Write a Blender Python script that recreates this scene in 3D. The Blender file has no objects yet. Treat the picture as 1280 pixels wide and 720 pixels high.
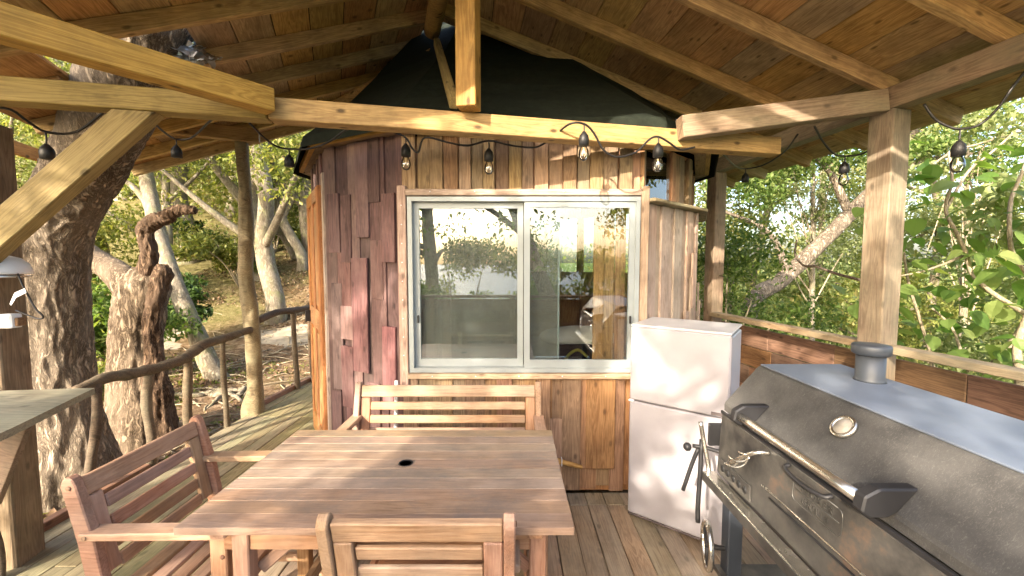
import bpy, bmesh, math, random
import numpy as np
from mathutils import Vector, Matrix, noise

random.seed(7)
rng = np.random.default_rng(11)
S = bpy.context.scene
COL = S.collection
PI = math.pi

# ------------------------------------------------------------------ camera, sky, sun, exposure
CAM_H = 1.55
PITCH = math.atan(32 / 500)
cam = bpy.data.cameras.new('camera')
cam.sensor_width = 36.0
cam.lens = 36.0 * 500 / 1280
cam.clip_start = 0.05
cam.clip_end = 6000
camo = bpy.data.objects.new('camera', cam)
COL.objects.link(camo)
camo.location = (0, 0, CAM_H)
camo.rotation_euler = (PI / 2 - PITCH, 0, 0)
S.camera = camo

SUN_DIR = Vector((-0.50, -0.866, 0)).normalized()      # horizontal direction towards the sun
SUN_EL = math.radians(25)
world = bpy.data.worlds.new('World')
S.world = world
world.use_nodes = True
wn = world.node_tree.nodes
bg = wn['Background']
sky = wn.new('ShaderNodeTexSky')
sky.sky_type = 'NISHITA'
sky.sun_disc = False
sky.sun_elevation = SUN_EL
sky.sun_rotation = math.atan2(SUN_DIR.x, SUN_DIR.y)
sky.air_density = 1.0
sky.dust_density = 4.0
sky.ozone_density = 1.0
world.node_tree.links.new(sky.outputs[0], bg.inputs[0])
bg.inputs[1].default_value = 0.15
sl = bpy.data.lights.new('sun', 'SUN')
sl.energy = 2.5
sl.angle = math.radians(0.55)
sl.color = (1.0, 0.90, 0.76)
slo = bpy.data.objects.new('sun', sl)
COL.objects.link(slo)
sd = Vector((SUN_DIR.x * math.cos(SUN_EL), SUN_DIR.y * math.cos(SUN_EL), math.sin(SUN_EL)))
slo.rotation_euler = sd.to_track_quat('Z', 'Y').to_euler()
slo.location = sd * 30
S.view_settings.view_transform = 'Standard'
S.view_settings.look = 'None'
S.view_settings.exposure = 2.45
S.view_settings.use_white_balance = True
S.view_settings.white_balance_temperature = 6900
S.view_settings.white_balance_tint = 11
S.view_settings.gamma = 1.0


def W(px, py, Y):
    """photo pixel + depth in metres -> world point"""
    a = (px - 640) / 500.0
    b = -(py - 360) / 500.0
    d = Vector((a, math.cos(PITCH) + b * math.sin(PITCH), -math.sin(PITCH) + b * math.cos(PITCH)))
    return Vector((0, 0, CAM_H)) + d * (Y / d.y)


# ------------------------------------------------------------------ object helpers
def link(name, me, mat, parent=None, M=None, kind=None, smooth=False):
    o = bpy.data.objects.new(name, me)
    COL.objects.link(o)
    if mat is not None and len(me.materials) == 0:
        me.materials.append(mat)
    if M is not None:
        o.matrix_basis = M
    if parent is not None:
        o.parent = parent
        o.matrix_parent_inverse = parent.matrix_basis.inverted()
    if kind:
        o['kind'] = kind
    if smooth:
        me.polygons.foreach_set('use_smooth', [True] * len(me.polygons))
    return o


def tag(o, label, cat, group=None):
    o['label'] = label
    o['category'] = cat
    if group:
        o['group'] = group
    return o


def thing(name, label, cat, loc=(0, 0, 0), group=None):
    o = bpy.data.objects.new(name, None)
    o.empty_display_size = 0.1
    COL.objects.link(o)
    o.matrix_basis = Matrix.Translation(Vector(loc))
    return tag(o, label, cat, group)


def structure(name):
    o = bpy.data.objects.new(name, None)
    COL.objects.link(o)
    o['kind'] = 'structure'
    return o


def copy_tree(o, parent=None):
    c = o.copy()
    COL.objects.link(c)
    c.parent = parent
    for ch in list(o.children):
        copy_tree(ch, c)
    return c


def mesh(name, v, f):
    me = bpy.data.meshes.new(name)
    me.from_pydata([tuple(p) for p in v], [], f)
    me.update()
    return me


# chamfered box topology (24 verts), worked out once from a convex hull
def _cb_verts(hx, hy, hz, b):
    out = []
    for sx in (-1, 1):
        for sy in (-1, 1):
            for sz in (-1, 1):
                out.append((sx * hx, sy * (hy - b), sz * (hz - b)))
                out.append((sx * (hx - b), sy * hy, sz * (hz - b)))
                out.append((sx * (hx - b), sy * (hy - b), sz * hz))
    return out


def _cb_faces():
    bm = bmesh.new()
    vs = [bm.verts.new(p) for p in _cb_verts(1, 1.1, 1.2, 0.2)]
    bm.verts.index_update()
    bmesh.ops.convex_hull(bm, input=vs)
    bmesh.ops.dissolve_limit(bm, angle_limit=0.01, verts=bm.verts, edges=bm.edges)
    bmesh.ops.recalc_face_normals(bm, faces=bm.faces)
    bm.verts.index_update()
    key = {tuple(round(c, 4) for c in p): i for i, p in enumerate(_cb_verts(1, 1.1, 1.2, 0.2))}
    out = [[key[tuple(round(c, 4) for c in v.co)] for v in f.verts] for f in bm.faces]
    bm.free()
    return out


CBF = _cb_faces()


def box_mesh(lx, ly, lz, b=0.004, jit=0.0):
    b = min(b, lx * .3, ly * .3, lz * .3)
    v = _cb_verts(lx / 2, ly / 2, lz / 2, b)
    if jit:
        k = {}
        w = []
        for p in v:
            c = (p[0] > 0, p[1] > 0, p[2] > 0)
            if c not in k:
                k[c] = (random.uniform(-jit, jit), random.uniform(-jit, jit) * .6, random.uniform(-jit, jit) * .6)
            d = k[c]
            w.append((p[0] + d[0], p[1] + d[1], p[2] + d[2]))
        v = w
    return mesh('box', v, CBF)


def frame_M(x, up, o):
    x = Vector(x).normalized()
    up = Vector(up)
    if abs(x.dot(up.normalized())) > .999:
        up = Vector((0, 1, 0))
    y = up.cross(x).normalized()
    z = x.cross(y)
    M = Matrix((x, y, z)).transposed().to_4x4()
    M.translation = Vector(o)
    return M


def beam(name, p0, p1, w, h, mat, parent, up=(0, 0, 1), b=0.004, jit=0.0, kind=None):
    """timber from p0 to p1, w across, h along up; local X runs along the grain"""
    p0 = Vector(p0)
    p1 = Vector(p1)
    me = box_mesh((p1 - p0).length, w, h, b, jit)
    return link(name, me, mat, parent, frame_M(p1 - p0, up, (p0 + p1) / 2), kind)


def box(name, c, size, mat, parent, b=0.004, rz=0.0, grain='X', jit=0.0):
    """axis box; grain names the size axis that becomes local X"""
    sx, sy, sz = size
    R = Matrix.Rotation(rz, 4, 'Z')
    if grain == 'X':
        me = box_mesh(sx, sy, sz, b, jit)
        M = Matrix.Translation(Vector(c)) @ R
    elif grain == 'Y':
        me = box_mesh(sy, sx, sz, b, jit)
        M = Matrix.Translation(Vector(c)) @ R @ Matrix.Rotation(PI / 2, 4, 'Z')
    else:
        me = box_mesh(sz, sy, sx, b, jit)
        M = Matrix.Translation(Vector(c)) @ R @ Matrix.Rotation(-PI / 2, 4, 'Y')
    return link(name, me, mat, parent, M)


def prism(name, poly, t, mat, parent, M=None, b=0.003, smooth=False):
    """polygon in local XZ extruded +-t/2 along local Y, edges bevelled"""
    bm = bmesh.new()
    a = [bm.verts.new((x, -t / 2, z)) for x, z in poly]
    c = [bm.verts.new((x, t / 2, z)) for x, z in poly]
    n = len(poly)
    bm.faces.new(a)
    bm.faces.new(c[::-1])
    for i in range(n):
        bm.faces.new((a[i], c[i], c[(i + 1) % n], a[(i + 1) % n]))
    bmesh.ops.recalc_face_normals(bm, faces=bm.faces)
    if b:
        bmesh.ops.bevel(bm, geom=list(bm.edges), offset=b, segments=1, affect='EDGES', profile=.6)
    me = bpy.data.meshes.new(name)
    bm.to_mesh(me)
    bm.free()
    return link(name, me, mat, parent, M, smooth=smooth)


def catmull(pts, rad, n):
    P = [Vector(p) for p in pts]
    out, ro = [], []
    for i in range(len(P) - 1):
        p0 = P[i - 1] if i else P[0] * 2 - P[1]
        p1, p2 = P[i], P[i + 1]
        p3 = P[i + 2] if i + 2 < len(P) else P[-1] * 2 - P[-2]
        for k in range(n):
            t = k / n
            out.append(.5 * ((2 * p1) + (p2 - p0) * t + (2 * p0 - 5 * p1 + 4 * p2 - p3) * t * t + (3 * p1 - p0 - 3 * p2 + p3) * t ** 3))
            ro.append(rad[i] * (1 - t) + rad[i + 1] * t)
    out.append(P[-1])
    ro.append(rad[-1])
    return out, ro


def tube_geo(pts, rad, seg=8, n=4, disp=None, origin=None):
    pts, rad = catmull(pts, rad, n)
    o = Vector(origin) if origin is not None else Vector((0, 0, 0))
    v, f = [], []
    T = (pts[1] - pts[0]).normalized()
    U = T.orthogonal().normalized()
    for i, p in enumerate(pts):
        t = (pts[min(i + 1, len(pts) - 1)] - pts[max(i - 1, 0)]).normalized()
        q = T.rotation_difference(t)
        U = q @ U
        U = (U - t * U.dot(t)).normalized()
        T = t
        V = t.cross(U)
        for k in range(seg):
            a = 2 * PI * k / seg
            d = U * math.cos(a) + V * math.sin(a)
            r = rad[i]
            if disp:
                r = r + disp(p + d * r, r, i / (len(pts) - 1), a)
            v.append(p + d * r - o)
    m = len(pts)
    for i in range(m - 1):
        for k in range(seg):
            k2 = (k + 1) % seg
            f.append((i * seg + k, i * seg + k2, (i + 1) * seg + k2, (i + 1) * seg + k))
    a = len(v)
    v.append(pts[0] - o)
    v.append(pts[-1] - o)
    for k in range(seg):
        k2 = (k + 1) % seg
        f.append((a, k2, k))
        f.append((a + 1, (m - 1) * seg + k, (m - 1) * seg + k2))
    return v, f


def tube(name, pts, rad, mat, parent=None, seg=8, n=4, disp=None, kind=None, M=None):
    if not hasattr(rad, '__len__'):
        rad = [rad] * len(pts)
    v, f = tube_geo(pts, rad, seg, n, disp)
    return link(name, mesh(name, v, f), mat, parent, M, kind, smooth=True)


def lathe(name, prof, mat, parent, M=None, seg=24, smooth=True):
    """prof: (r, z) from bottom to top"""
    v, f = [], []
    for r, z in prof:
        for k in range(seg):
            a = 2 * PI * k / seg
            v.append((r * math.cos(a), r * math.sin(a), z))
    for i in range(len(prof) - 1):
        for k in range(seg):
            k2 = (k + 1) % seg
            f.append((i * seg + k, i * seg + k2, (i + 1) * seg + k2, (i + 1) * seg + k))
    f.append(tuple(range(seg))[::-1])
    f.append(tuple((len(prof) - 1) * seg + k for k in range(seg)))
    o = link(name, mesh(name, v, f), mat, parent, M, smooth=smooth)
    return o


def ring_frame(name, w, h, bar, d, mat, parent, M, bot=None):
    """rectangular frame, one connected mesh, in local XZ, depth d along Y"""
    bot = bot or bar
    v, f = [], []
    for y in (-d / 2, d / 2):
        for (x, z) in ((-w / 2, -h / 2), (w / 2, -h / 2), (w / 2, h / 2), (-w / 2, h / 2)):
            v.append((x, y, z))
        for (x, z) in ((-w / 2 + bar, -h / 2 + bot), (w / 2 - bar, -h / 2 + bot), (w / 2 - bar, h / 2 - bar), (-w / 2 + bar, h / 2 - bar)):
            v.append((x, y, z))
    for i in range(4):
        j = (i + 1) % 4
        f.append((i, j, 4 + j, 4 + i))
        f.append((8 + j, 8 + i, 12 + i, 12 + j))
        f.append((j, i, 8 + i, 8 + j))
        f.append((4 + i, 4 + j, 12 + j, 12 + i))
    return link(name, mesh(name, v, f), mat, parent, M)


# ------------------------------------------------------------------ materials
class NT:
    def __init__(self, name):
        self.m = bpy.data.materials.new(name)
        self.m.use_nodes = True
        self.t = self.m.node_tree
        self.b = self.t.nodes['Principled BSDF']
        self.out = self.t.nodes['Material Output']

    def n(self, typ, **kw):
        nd = self.t.nodes.new(typ)
        for k, v in kw.items():
            if k == 'inp':
                for i, val in v.items():
                    nd.inputs[i].default_value = val
            else:
                setattr(nd, k, v)
        return nd

    def l(self, a, b):
        self.t.links.new(a, b)

    def noise(self, vec, scale, detail=4, rough=.55, dist=0.0):
        nd = self.n('ShaderNodeTexNoise')
        nd.inputs['Scale'].default_value = scale
        nd.inputs['Detail'].default_value = detail
        nd.inputs['Roughness'].default_value = rough
        nd.inputs['Distortion'].default_value = dist
        if vec is not None:
            self.l(vec, nd.inputs['Vector'])
        return nd.outputs[0]

    def ramp(self, fac, stops):
        nd = self.n('ShaderNodeValToRGB')
        cr = nd.color_ramp
        while len(cr.elements) < len(stops):
            cr.elements.new(.5)
        for e, (p, c) in zip(cr.elements, stops):
            e.position = p
            e.color = (*c, 1) if hasattr(c, '__len__') else (c, c, c, 1)
        self.l(fac, nd.inputs[0])
        return nd.outputs[0]

    def mix(self, fac, a, b, mode='MIX'):
        nd = self.n('ShaderNodeMix', data_type='RGBA', blend_type=mode)
        for s, val in ((0, fac), (6, a), (7, b)):
            if isinstance(val, (int, float)):
                nd.inputs[s].default_value = val if s == 0 else (val, val, val, 1)
            elif isinstance(val, tuple):
                nd.inputs[s].default_value = (*val, 1)
            else:
                self.l(val, nd.inputs[s])
        return nd.outputs[2]

    def math(self, op, a, b=0.0):
        nd = self.n('ShaderNodeMath', operation=op)
        for i, val in enumerate((a, b)):
            if isinstance(val, (int, float)):
                nd.inputs[i].default_value = val
            else:
                self.l(val, nd.inputs[i])
        return nd.outputs[0]

    def bump(self, h, strength, dist):
        nd = self.n('ShaderNodeBump')
        nd.inputs['Strength'].default_value = strength
        nd.inputs['Distance'].default_value = dist
        self.l(h, nd.inputs['Height'])
        self.l(nd.outputs[0], self.b.inputs['Normal'])

    def mapping(self, vec, scale):
        nd = self.n('ShaderNodeMapping')
        nd.inputs['Scale'].default_value = scale
        self.l(vec, nd.inputs['Vector'])
        return nd.outputs[0]


def wood(name, dark, light, rough=.65, grain=1.0, grey=None, grey_amt=.35, knots=.8, vary=.28, spec=.35, bump=.35, stain=None, ring=.7):
    m = NT(name)
    tc = m.n('ShaderNodeTexCoord').outputs['Object']
    oi = m.n('ShaderNodeObjectInfo').outputs['Random']
    off = m.n('ShaderNodeCombineXYZ')
    for i, k in enumerate((37.0, 91.0, 53.0)):
        m.l(m.math('MULTIPLY', oi, k), off.inputs[i])
    add = m.n('ShaderNodeVectorMath', operation='ADD')
    m.l(tc, add.inputs[0])
    m.l(off.outputs[0], add.inputs[1])
    v = add.outputs[0]
    fine = m.noise(m.mapping(v, (1.6 * grain, 34 * grain, 34 * grain)), 4.0, 6, .62)
    fig = m.noise(m.mapping(v, (.55, 7, 7)), 3.0, 3, .5, 1.2)
    rings = m.math('FRACT', m.math('MULTIPLY', fig, 7.0))
    rings = m.math('ABSOLUTE', m.math('SUBTRACT', rings, .5))
    g = m.math('ADD', m.math('MULTIPLY', fine, .65), m.math('MULTIPLY', rings, ring))
    col = m.ramp(g, [(.22, dark), (.66, light)])
    if knots:
        sp = m.n('ShaderNodeSeparateXYZ')
        m.l(v, sp.inputs[0])
        cb = m.n('ShaderNodeCombineXYZ')
        m.l(m.math('MULTIPLY', sp.outputs[0], 4.5), cb.inputs[0])
        m.l(m.math('MULTIPLY', m.math('ADD', sp.outputs[1], sp.outputs[2]), 9.0), cb.inputs[1])
        vo = m.n('ShaderNodeTexVoronoi', voronoi_dimensions='2D')
        vo.inputs['Scale'].default_value = 1.0
        m.l(cb.outputs[0], vo.inputs['Vector'])
        kn = m.ramp(vo.outputs['Distance'], [(.05, 1.0), (.13, 0.0)])
        sel = m.n('ShaderNodeSeparateColor')
        m.l(vo.outputs['Color'], sel.inputs[0])
        kn = m.math('MULTIPLY', kn, m.math('GREATER_THAN', sel.outputs[0], .62))
        col = m.mix(m.math('MINIMUM', m.math('MULTIPLY', kn, knots * .85), 1.0), col, tuple(c * .38 for c in dark))
    st = m.noise(m.mapping(v, (1.0, 2.6, 2.6)), 2.2, 5, .6)
    if grey is not None:
        col = m.mix(m.math('MULTIPLY', m.ramp(st, [(.38, 0.0), (.68, 1.0)]), grey_amt), col, grey)
    dk = m.ramp(m.noise(v, 5.0, 5, .65), [(.34, .62), (.56, 1.0)])
    col = m.mix(.75, col, dk, 'MULTIPLY')
    if stain:
        ps = m.n('ShaderNodeNewGeometry').outputs['Position']
        s1 = m.ramp(m.noise(m.mapping(ps, (1.0, 2.2, 1.0)), 2.6, 6, .68, .5), [(.46, 0.0), (.62, 1.0)])
        s2 = m.ramp(m.noise(ps, 16.0, 4, .7), [(.3, .35), (.7, 1.0)])
        col = m.mix(m.math('MULTIPLY', m.math('MULTIPLY', s1, s2), .8), col, stain)
    hs = m.n('ShaderNodeHueSaturation')
    m.l(col, hs.inputs['Color'])
    m.l(m.math('ADD', m.math('MULTIPLY', oi, vary * 1.6), 1 - vary * .8), hs.inputs['Value'])
    r2 = m.math('FRACT', m.math('MULTIPLY', oi, 17.3))
    m.l(m.math('ADD', m.math('MULTIPLY', r2, .026), .487), hs.inputs['Hue'])
    m.l(m.math('ADD', m.math('MULTIPLY', m.math('FRACT', m.math('MULTIPLY', oi, 7.7)), .3), .85), hs.inputs['Saturation'])
    m.l(hs.outputs[0], m.b.inputs['Base Color'])
    m.l(m.math('ADD', m.math('MULTIPLY', fine, .25), rough - .12), m.b.inputs['Roughness'])
    m.b.inputs['Specular IOR Level'].default_value = spec
    m.bump(g, bump, .004)
    return m.m


def bark(name, dark, light, scale=1.0, moss=None, bump=.8):
    m = NT(name)
    v = m.n('ShaderNodeTexCoord').outputs['Object']
    nn = m.n('ShaderNodeTexNoise')
    nn.inputs['Scale'].default_value = 3.0
    nn.inputs['Detail'].default_value = 4
    m.l(v, nn.inputs['Vector'])
    wob = m.n('ShaderNodeVectorMath', operation='MULTIPLY_ADD')
    m.l(nn.outputs[1], wob.inputs[0])
    wob.inputs[1].default_value = (.16, .16, .05)
    m.l(v, wob.inputs[2])
    mv = m.mapping(wob.outputs[0], (15 * scale, 15 * scale, 2.6 * scale))
    n1 = m.noise(mv, 1.5, 8, .68, .4)
    n4 = m.noise(m.mapping(v, (60 * scale, 60 * scale, 22 * scale)), 1.0, 4, .7)
    ridge = m.math('SUBTRACT', 1.0, m.math('ABSOLUTE', m.math('MULTIPLY', m.math('SUBTRACT', n1, .5), 5.0)))
    crack = m.ramp(ridge, [(.48, 1.0), (.96, 0.0)])
    h = m.math('ADD', m.math('MULTIPLY', crack, .62), m.math('MULTIPLY', n4, .5))
    col = m.ramp(h, [(.28, dark), (.85, light)])
    big = m.noise(v, 2.5, 4, .6)
    col = m.mix(m.math('MULTIPLY', m.ramp(big, [(.4, 0.0), (.65, 1.0)]), .5), col, tuple(c * .9 + .03 for c in light))
    if moss:
        col = m.mix(m.math('MULTIPLY', m.ramp(m.noise(v, 4.5, 5, .7), [(.5, 0.0), (.66, 1.0)]), .6), col, moss)
    m.l(col, m.b.inputs['Base Color'])
    m.b.inputs['Roughness'].default_value = .9
    m.b.inputs['Specular IOR Level'].default_value = .15
    m.bump(h, bump, .02)
    return m.m


def leaf(name, c1, c2, c3=None, trans=.45, rough=.45):
    m = NT(name)
    r = m.n('ShaderNodeNewGeometry').outputs['Random Per Island']
    oi = m.n('ShaderNodeObjectInfo').outputs['Random']
    r = m.math('FRACT', m.math('ADD', r, oi))
    stops = [(0, c1), (.75, c2)] + ([(1, c3)] if c3 else [])
    col = m.ramp(r, stops)
    m.l(col, m.b.inputs['Base Color'])
    m.b.inputs['Roughness'].default_value = rough
    m.b.inputs['Specular IOR Level'].default_value = .35
    tr = m.n('ShaderNodeBsdfTranslucent')
    m.l(m.mix(1.0, col, (1.0, 1.0, .45), 'MULTIPLY'), tr.inputs[0])
    mx = m.n('ShaderNodeMixShader')
    mx.inputs[0].default_value = trans
    m.l(m.b.outputs[0], mx.inputs[1])
    m.l(tr.outputs[0], mx.inputs[2])
    m.l(mx.outputs[0], m.out.inputs[0])
    return m.m


def plain(name, col, rough=.5, metal=0.0, spec=.5, var=.12, nscale=6.0, bump=0.0, bscale=60):
    m = NT(name)
    v = m.n('ShaderNodeTexCoord').outputs['Object']
    n = m.noise(v, nscale, 5, .6)
    c = m.mix(m.ramp(n, [(.35, 0.0), (.68, 1.0)]), tuple(x * (1 - var) for x in col), tuple(min(1, x * (1 + var)) for x in col))
    m.l(c, m.b.inputs['Base Color'])
    m.l(m.math('ADD', m.math('MULTIPLY', n, .2), rough - .1), m.b.inputs['Roughness'])
    m.b.inputs['Metallic'].default_value = metal
    m.b.inputs['Specular IOR Level'].default_value = spec
    if bump:
        m.bump(m.noise(v, bscale, 4, .6), bump, .002)
    return m.m


def glass(name, refl=.16, tint=(.93, .96, .95)):
    m = NT(name)
    tr = m.n('ShaderNodeBsdfTransparent')
    tr.inputs[0].default_value = (*tint, 1)
    gl = m.n('ShaderNodeBsdfGlossy')
    gl.inputs['Roughness'].default_value = .004
    gl.inputs[0].default_value = (.95, .97, 1, 1)
    lw = m.n('ShaderNodeFresnel')
    lw.inputs[0].default_value = 1.5
    fac = m.math('ADD', m.math('MULTIPLY', lw.outputs[0], .9), refl)
    mx = m.n('ShaderNodeMixShader')
    m.l(fac, mx.inputs[0])
    m.l(tr.outputs[0], mx.inputs[1])
    m.l(gl.outputs[0], mx.inputs[2])
    m.l(mx.outputs[0], m.out.inputs[0])
    return m.m


M_BEAM = wood('timber_yellow', (.28, .14, .042), (.49, .275, .092), .62, .7, knots=1.2, vary=.1)
M_BEAMG = wood('timber_greenish', (.20, .135, .055), (.36, .26, .115), .65, .7, knots=1.0, vary=.12)
M_RAFT = wood('timber_rafter', (.33, .21, .085), (.58, .40, .18), .65, .7, knots=.9, vary=.16)
M_ROOF = wood('roof_board_brown', (.31, .18, .075), (.56, .365, .17), .72, .6, knots=.9, vary=.2)
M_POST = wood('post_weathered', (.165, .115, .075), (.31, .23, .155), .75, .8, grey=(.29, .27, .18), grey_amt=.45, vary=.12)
M_RAIL = wood('rail_weathered', (.20, .14, .085), (.37, .28, .18), .75, .8, grey=(.30, .30, .22), grey_amt=.5, vary=.15)
M_RAILP = wood('post_brown', (.13, .085, .05), (.27, .185, .115), .75, .8, grey=(.24, .23, .15), grey_amt=.4, vary=.1)
M_SHELF = wood('shelf_grey_green', (.14, .12, .08), (.29, .26, .18), .8, .8, grey=(.26, .27, .19), grey_amt=.6, vary=.1)
M_RAILB = wood('rail_board_dark', (.12, .065, .04), (.25, .145, .085), .7, .8, vary=.25)
M_DECK = wood('deck_brown', (.20, .145, .095), (.36, .27, .18), .74, .8, grey=(.36, .32, .25), grey_amt=.5, vary=.25, bump=.5)
M_MOSS = wood('deck_mossy', (.17, .135, .075), (.34, .285, .17), .8, .8, grey=(.25, .25, .12), grey_amt=.6, vary=.2, bump=.5)
M_FURN = wood('teak_furniture', (.255, .13, .072), (.45, .265, .165), .62, .9, grey=(.42, .32, .25), grey_amt=.5, knots=.25, vary=.14, spec=.4, ring=.45)
M_TABLE = wood('teak_tabletop', (.22, .14, .085), (.41, .285, .195), .66, .9, grey=(.34, .26, .205), grey_amt=.6, knots=.25, vary=.05, spec=.4, stain=(.15, .125, .11), ring=.4)
M_HUT = wood('hut_board_brown', (.165, .10, .055), (.37, .25, .145), .72, .8, grey=(.34, .27, .20), grey_amt=.4, vary=.35)
M_HUTR = wood('hut_board_red', (.185, .095, .05), (.37, .22, .125), .7, .8, vary=.35)
M_PURP = wood('hut_board_purple', (.062, .036, .036), (.165, .098, .092), .75, .8, grey=(.24, .165, .15), grey_amt=.5, vary=.4)
M_MAROON = wood('hut_board_maroon', (.105, .046, .047), (.225, .11, .106), .75, .8, grey=(.32, .21, .195), grey_amt=.5, vary=.35)
M_GREY = wood('hut_board_grey', (.27, .19, .14), (.47, .36, .28), .78, .8, grey=(.48, .42, .36), grey_amt=.5, vary=.22)
M_DOOR = wood('door_orange', (.30, .145, .06), (.50, .27, .12), .6, .7, knots=.2, vary=.08)
M_TRIM = wood('window_trim', (.30, .20, .14), (.50, .37, .28), .7, .8, vary=.2)
M_INT = wood('interior_wood', (.30, .15, .065), (.52, .29, .14), .6, .7, vary=.15)
M_LOG = wood('bark_stripped_log', (.11, .078, .05), (.28, .215, .145), .8, .9, grey=(.27, .25, .17), grey_amt=.55, vary=.1, bump=.7)
M_BRANCH = wood('branch_dark', (.055, .037, .024), (.15, .108, .07), .8, .8, grey=(.2, .19, .13), grey_amt=.4, vary=.2, bump=.8)
M_BARK = bark('bark_furrowed', (.115, .09, .066), (.42, .345, .265), 1.3, bump=1.0)
M_BARKP = bark('bark_pale', (.14, .115, .085), (.30, .265, .205), .8, moss=(.20, .21, .09), bump=.6)
M_BARKG = bark('bark_gnarled', (.07, .05, .034), (.36, .28, .20), 1.3, bump=.9)
M_DEADW = bark('dead_wood_red', (.05, .031, .021), (.24, .16, .105), 1.6, bump=.9)
M_TWIG = bark('twig_tan', (.20, .165, .11), (.40, .34, .24), 2.0, bump=.3)
M_ALU = plain('aluminium_frame', (.29, .325, .335), .45, .2, var=.06)
M_TARP = plain('black_shade_cloth', (.017, .022, .016), .85, spec=.15, var=.3, nscale=20, bump=1.0, bscale=45)
M_GLASS = glass('window_glass', .075)
M_GLASS2 = glass('clerestory_glass', .10)
M_RUB = plain('black_rubber', (.012, .012, .013), .5)
M_WHITE = plain('white_plastic', (.72, .73, .74), .4, var=.05)
M_WIRE = plain('black_cable', (.012, .01, .01), .45)
M_CLOTHW = plain('pillow_cloth', (.68, .67, .64), .85, spec=.1, var=.08)
M_CLOTHD = plain('dark_cloth', (.02, .02, .022), .9, spec=.1)
M_CLOTHG = plain('grey_blanket', (.12, .125, .125), .9, spec=.1, var=.2)
M_CLOTHY = plain('yellow_cloth', (.30, .27, .06), .9, spec=.1)
M_FLASH = plain('flashing_metal', (.62, .64, .66), .28, .9, var=.1)

# ------------------------------------------------------------------ terrain
def sstep(a, b, x):
    t = min(1, max(0, (x - a) / (b - a)))
    return t * t * (3 - 2 * t)


def softp(x):
    return math.log1p(math.exp(x)) if x < 30 else x


def ground_h(x, y):
    left = 1 - sstep(-2.0, 5.0, x)
    h = -.36
    rise = .46 * 1.0 * softp((y - 8.2) / 1.0)
    h += left * (rise if rise < 9 else 9 + (rise - 9) * .05)
    h += .10 * softp((-x - 5.0) / .8) * .8 * sstep(-6, 2, y) if x > -60 else 0
    if x > 2.6:
        h -= min(.20 * (x - 2.6), 1.9)
    if y < -2.5:
        h -= min(.30 * (-2.5 - y), 26)
    if -25 < x < 25 and -15 < y < 30:
        h += .09 * noise.noise((x * .55, y * .55, 3.0)) + .035 * noise.noise((x * 2.1, y * 2.1, 9.0))
    return h


def build_ground():
    n = 170
    t = np.linspace(-1, 1, n)
    xs = np.sinh(t * 5.6) / math.sinh(5.6) * 2500
    ys = np.sinh(t * 5.6) / math.sinh(5.6) * 2500 + 4.0
    v = [(x, y, ground_h(x, y)) for y in ys for x in xs]
    f = [(j * n + i, j * n + i + 1, (j + 1) * n + i + 1, (j + 1) * n + i) for j in range(n - 1) for i in range(n - 1)]
    m = NT('forest_floor')
    co = m.n('ShaderNodeTexCoord').outputs['Object']
    n1 = m.noise(co, 9.0, 8, .7)
    n2 = m.noise(co, .55, 5, .6)
    n3 = m.noise(co, 38.0, 4, .7)
    c = m.ramp(n1, [(.32, (.075, .045, .025)), (.5, (.19, .125, .075)), (.68, (.33, .25, .17))])
    g = m.ramp(n3, [(.35, (.05, .085, .015)), (.65, (.16, .20, .05))])
    sx = m.n('ShaderNodeSeparateXYZ')
    m.l(co, sx.inputs[0])
    right = m.ramp(m.math('ADD', m.math('MULTIPLY', sx.outputs[0], .16), m.math('MULTIPLY', n2, .9)), [(.7, 0.0), (.98, 1.0)])
    leftg = m.ramp(m.math('ADD', m.math('MULTIPLY', sx.outputs[0], -.075), m.math('MULTIPLY', n2, .9)), [(.78, 0.0), (1.0, 1.0)])
    c = m.mix(right, c, g)
    c = m.mix(m.math('MULTIPLY', leftg, .45), c, g)
    m.l(c, m.b.inputs['Base Color'])
    m.b.inputs['Roughness'].default_value = .95
    m.b.inputs['Specular IOR Level'].default_value = .1
    m.bump(m.math('ADD', n1, m.math('MULTIPLY', n3, .4)), .9, .06)
    o = link('ground', mesh('ground', v, f), m.m, kind='structure', smooth=True)
    sm = NT('sea_water')
    sc = sm.n('ShaderNodeTexCoord').outputs['Object']
    sm.b.inputs['Base Color'].default_value = (.05, .12, .17, 1)
    sm.b.inputs['Roughness'].default_value = .45
    sm.b.inputs['Specular IOR Level'].default_value = .25
    sm.bump(sm.noise(sc, .3, 4), .3, .4)
    link('sea', mesh('sea', [(-2500, -2490, -11), (2500, -2490, -11), (2500, -24, -11), (-2500, -24, -11)], [(0, 1, 2, 3)]), sm.m, kind='structure')
    # pale trodden path across the slope
    pts = [(-9.0, 7.3), (-7.0, 7.7), (-5.4, 8.0), (-4.2, 8.2), (-3.0, 8.5), (-1.5, 9.0)]
    pv, pf = [], []
    P, _ = catmull([(x, y, 0) for x, y in pts], [1] * len(pts), 8)
    for i, p in enumerate(P):
        wd = .55 + .2 * noise.noise((p.x, 4, 0))
        for k in range(7):
            yy = p.y + (k / 6 - .5) * 2 * wd + .12 * noise.noise((p.x * 2, k, 1))
            pv.append((p.x, yy, ground_h(p.x, yy) + .015 + .02 * (1 - abs(k / 3 - 1))))
    for i in range(len(P) - 1):
        for k in range(6):
            pf.append((i * 7 + k, (i + 1) * 7 + k, (i + 1) * 7 + k + 1, i * 7 + k + 1))
    link('path', mesh('path', pv, pf), plain('pale_earth', (.30, .26, .20), .95, spec=.1, var=.25, nscale=5, bump=.6, bscale=30), kind='structure', smooth=True)


build_ground()

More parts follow.
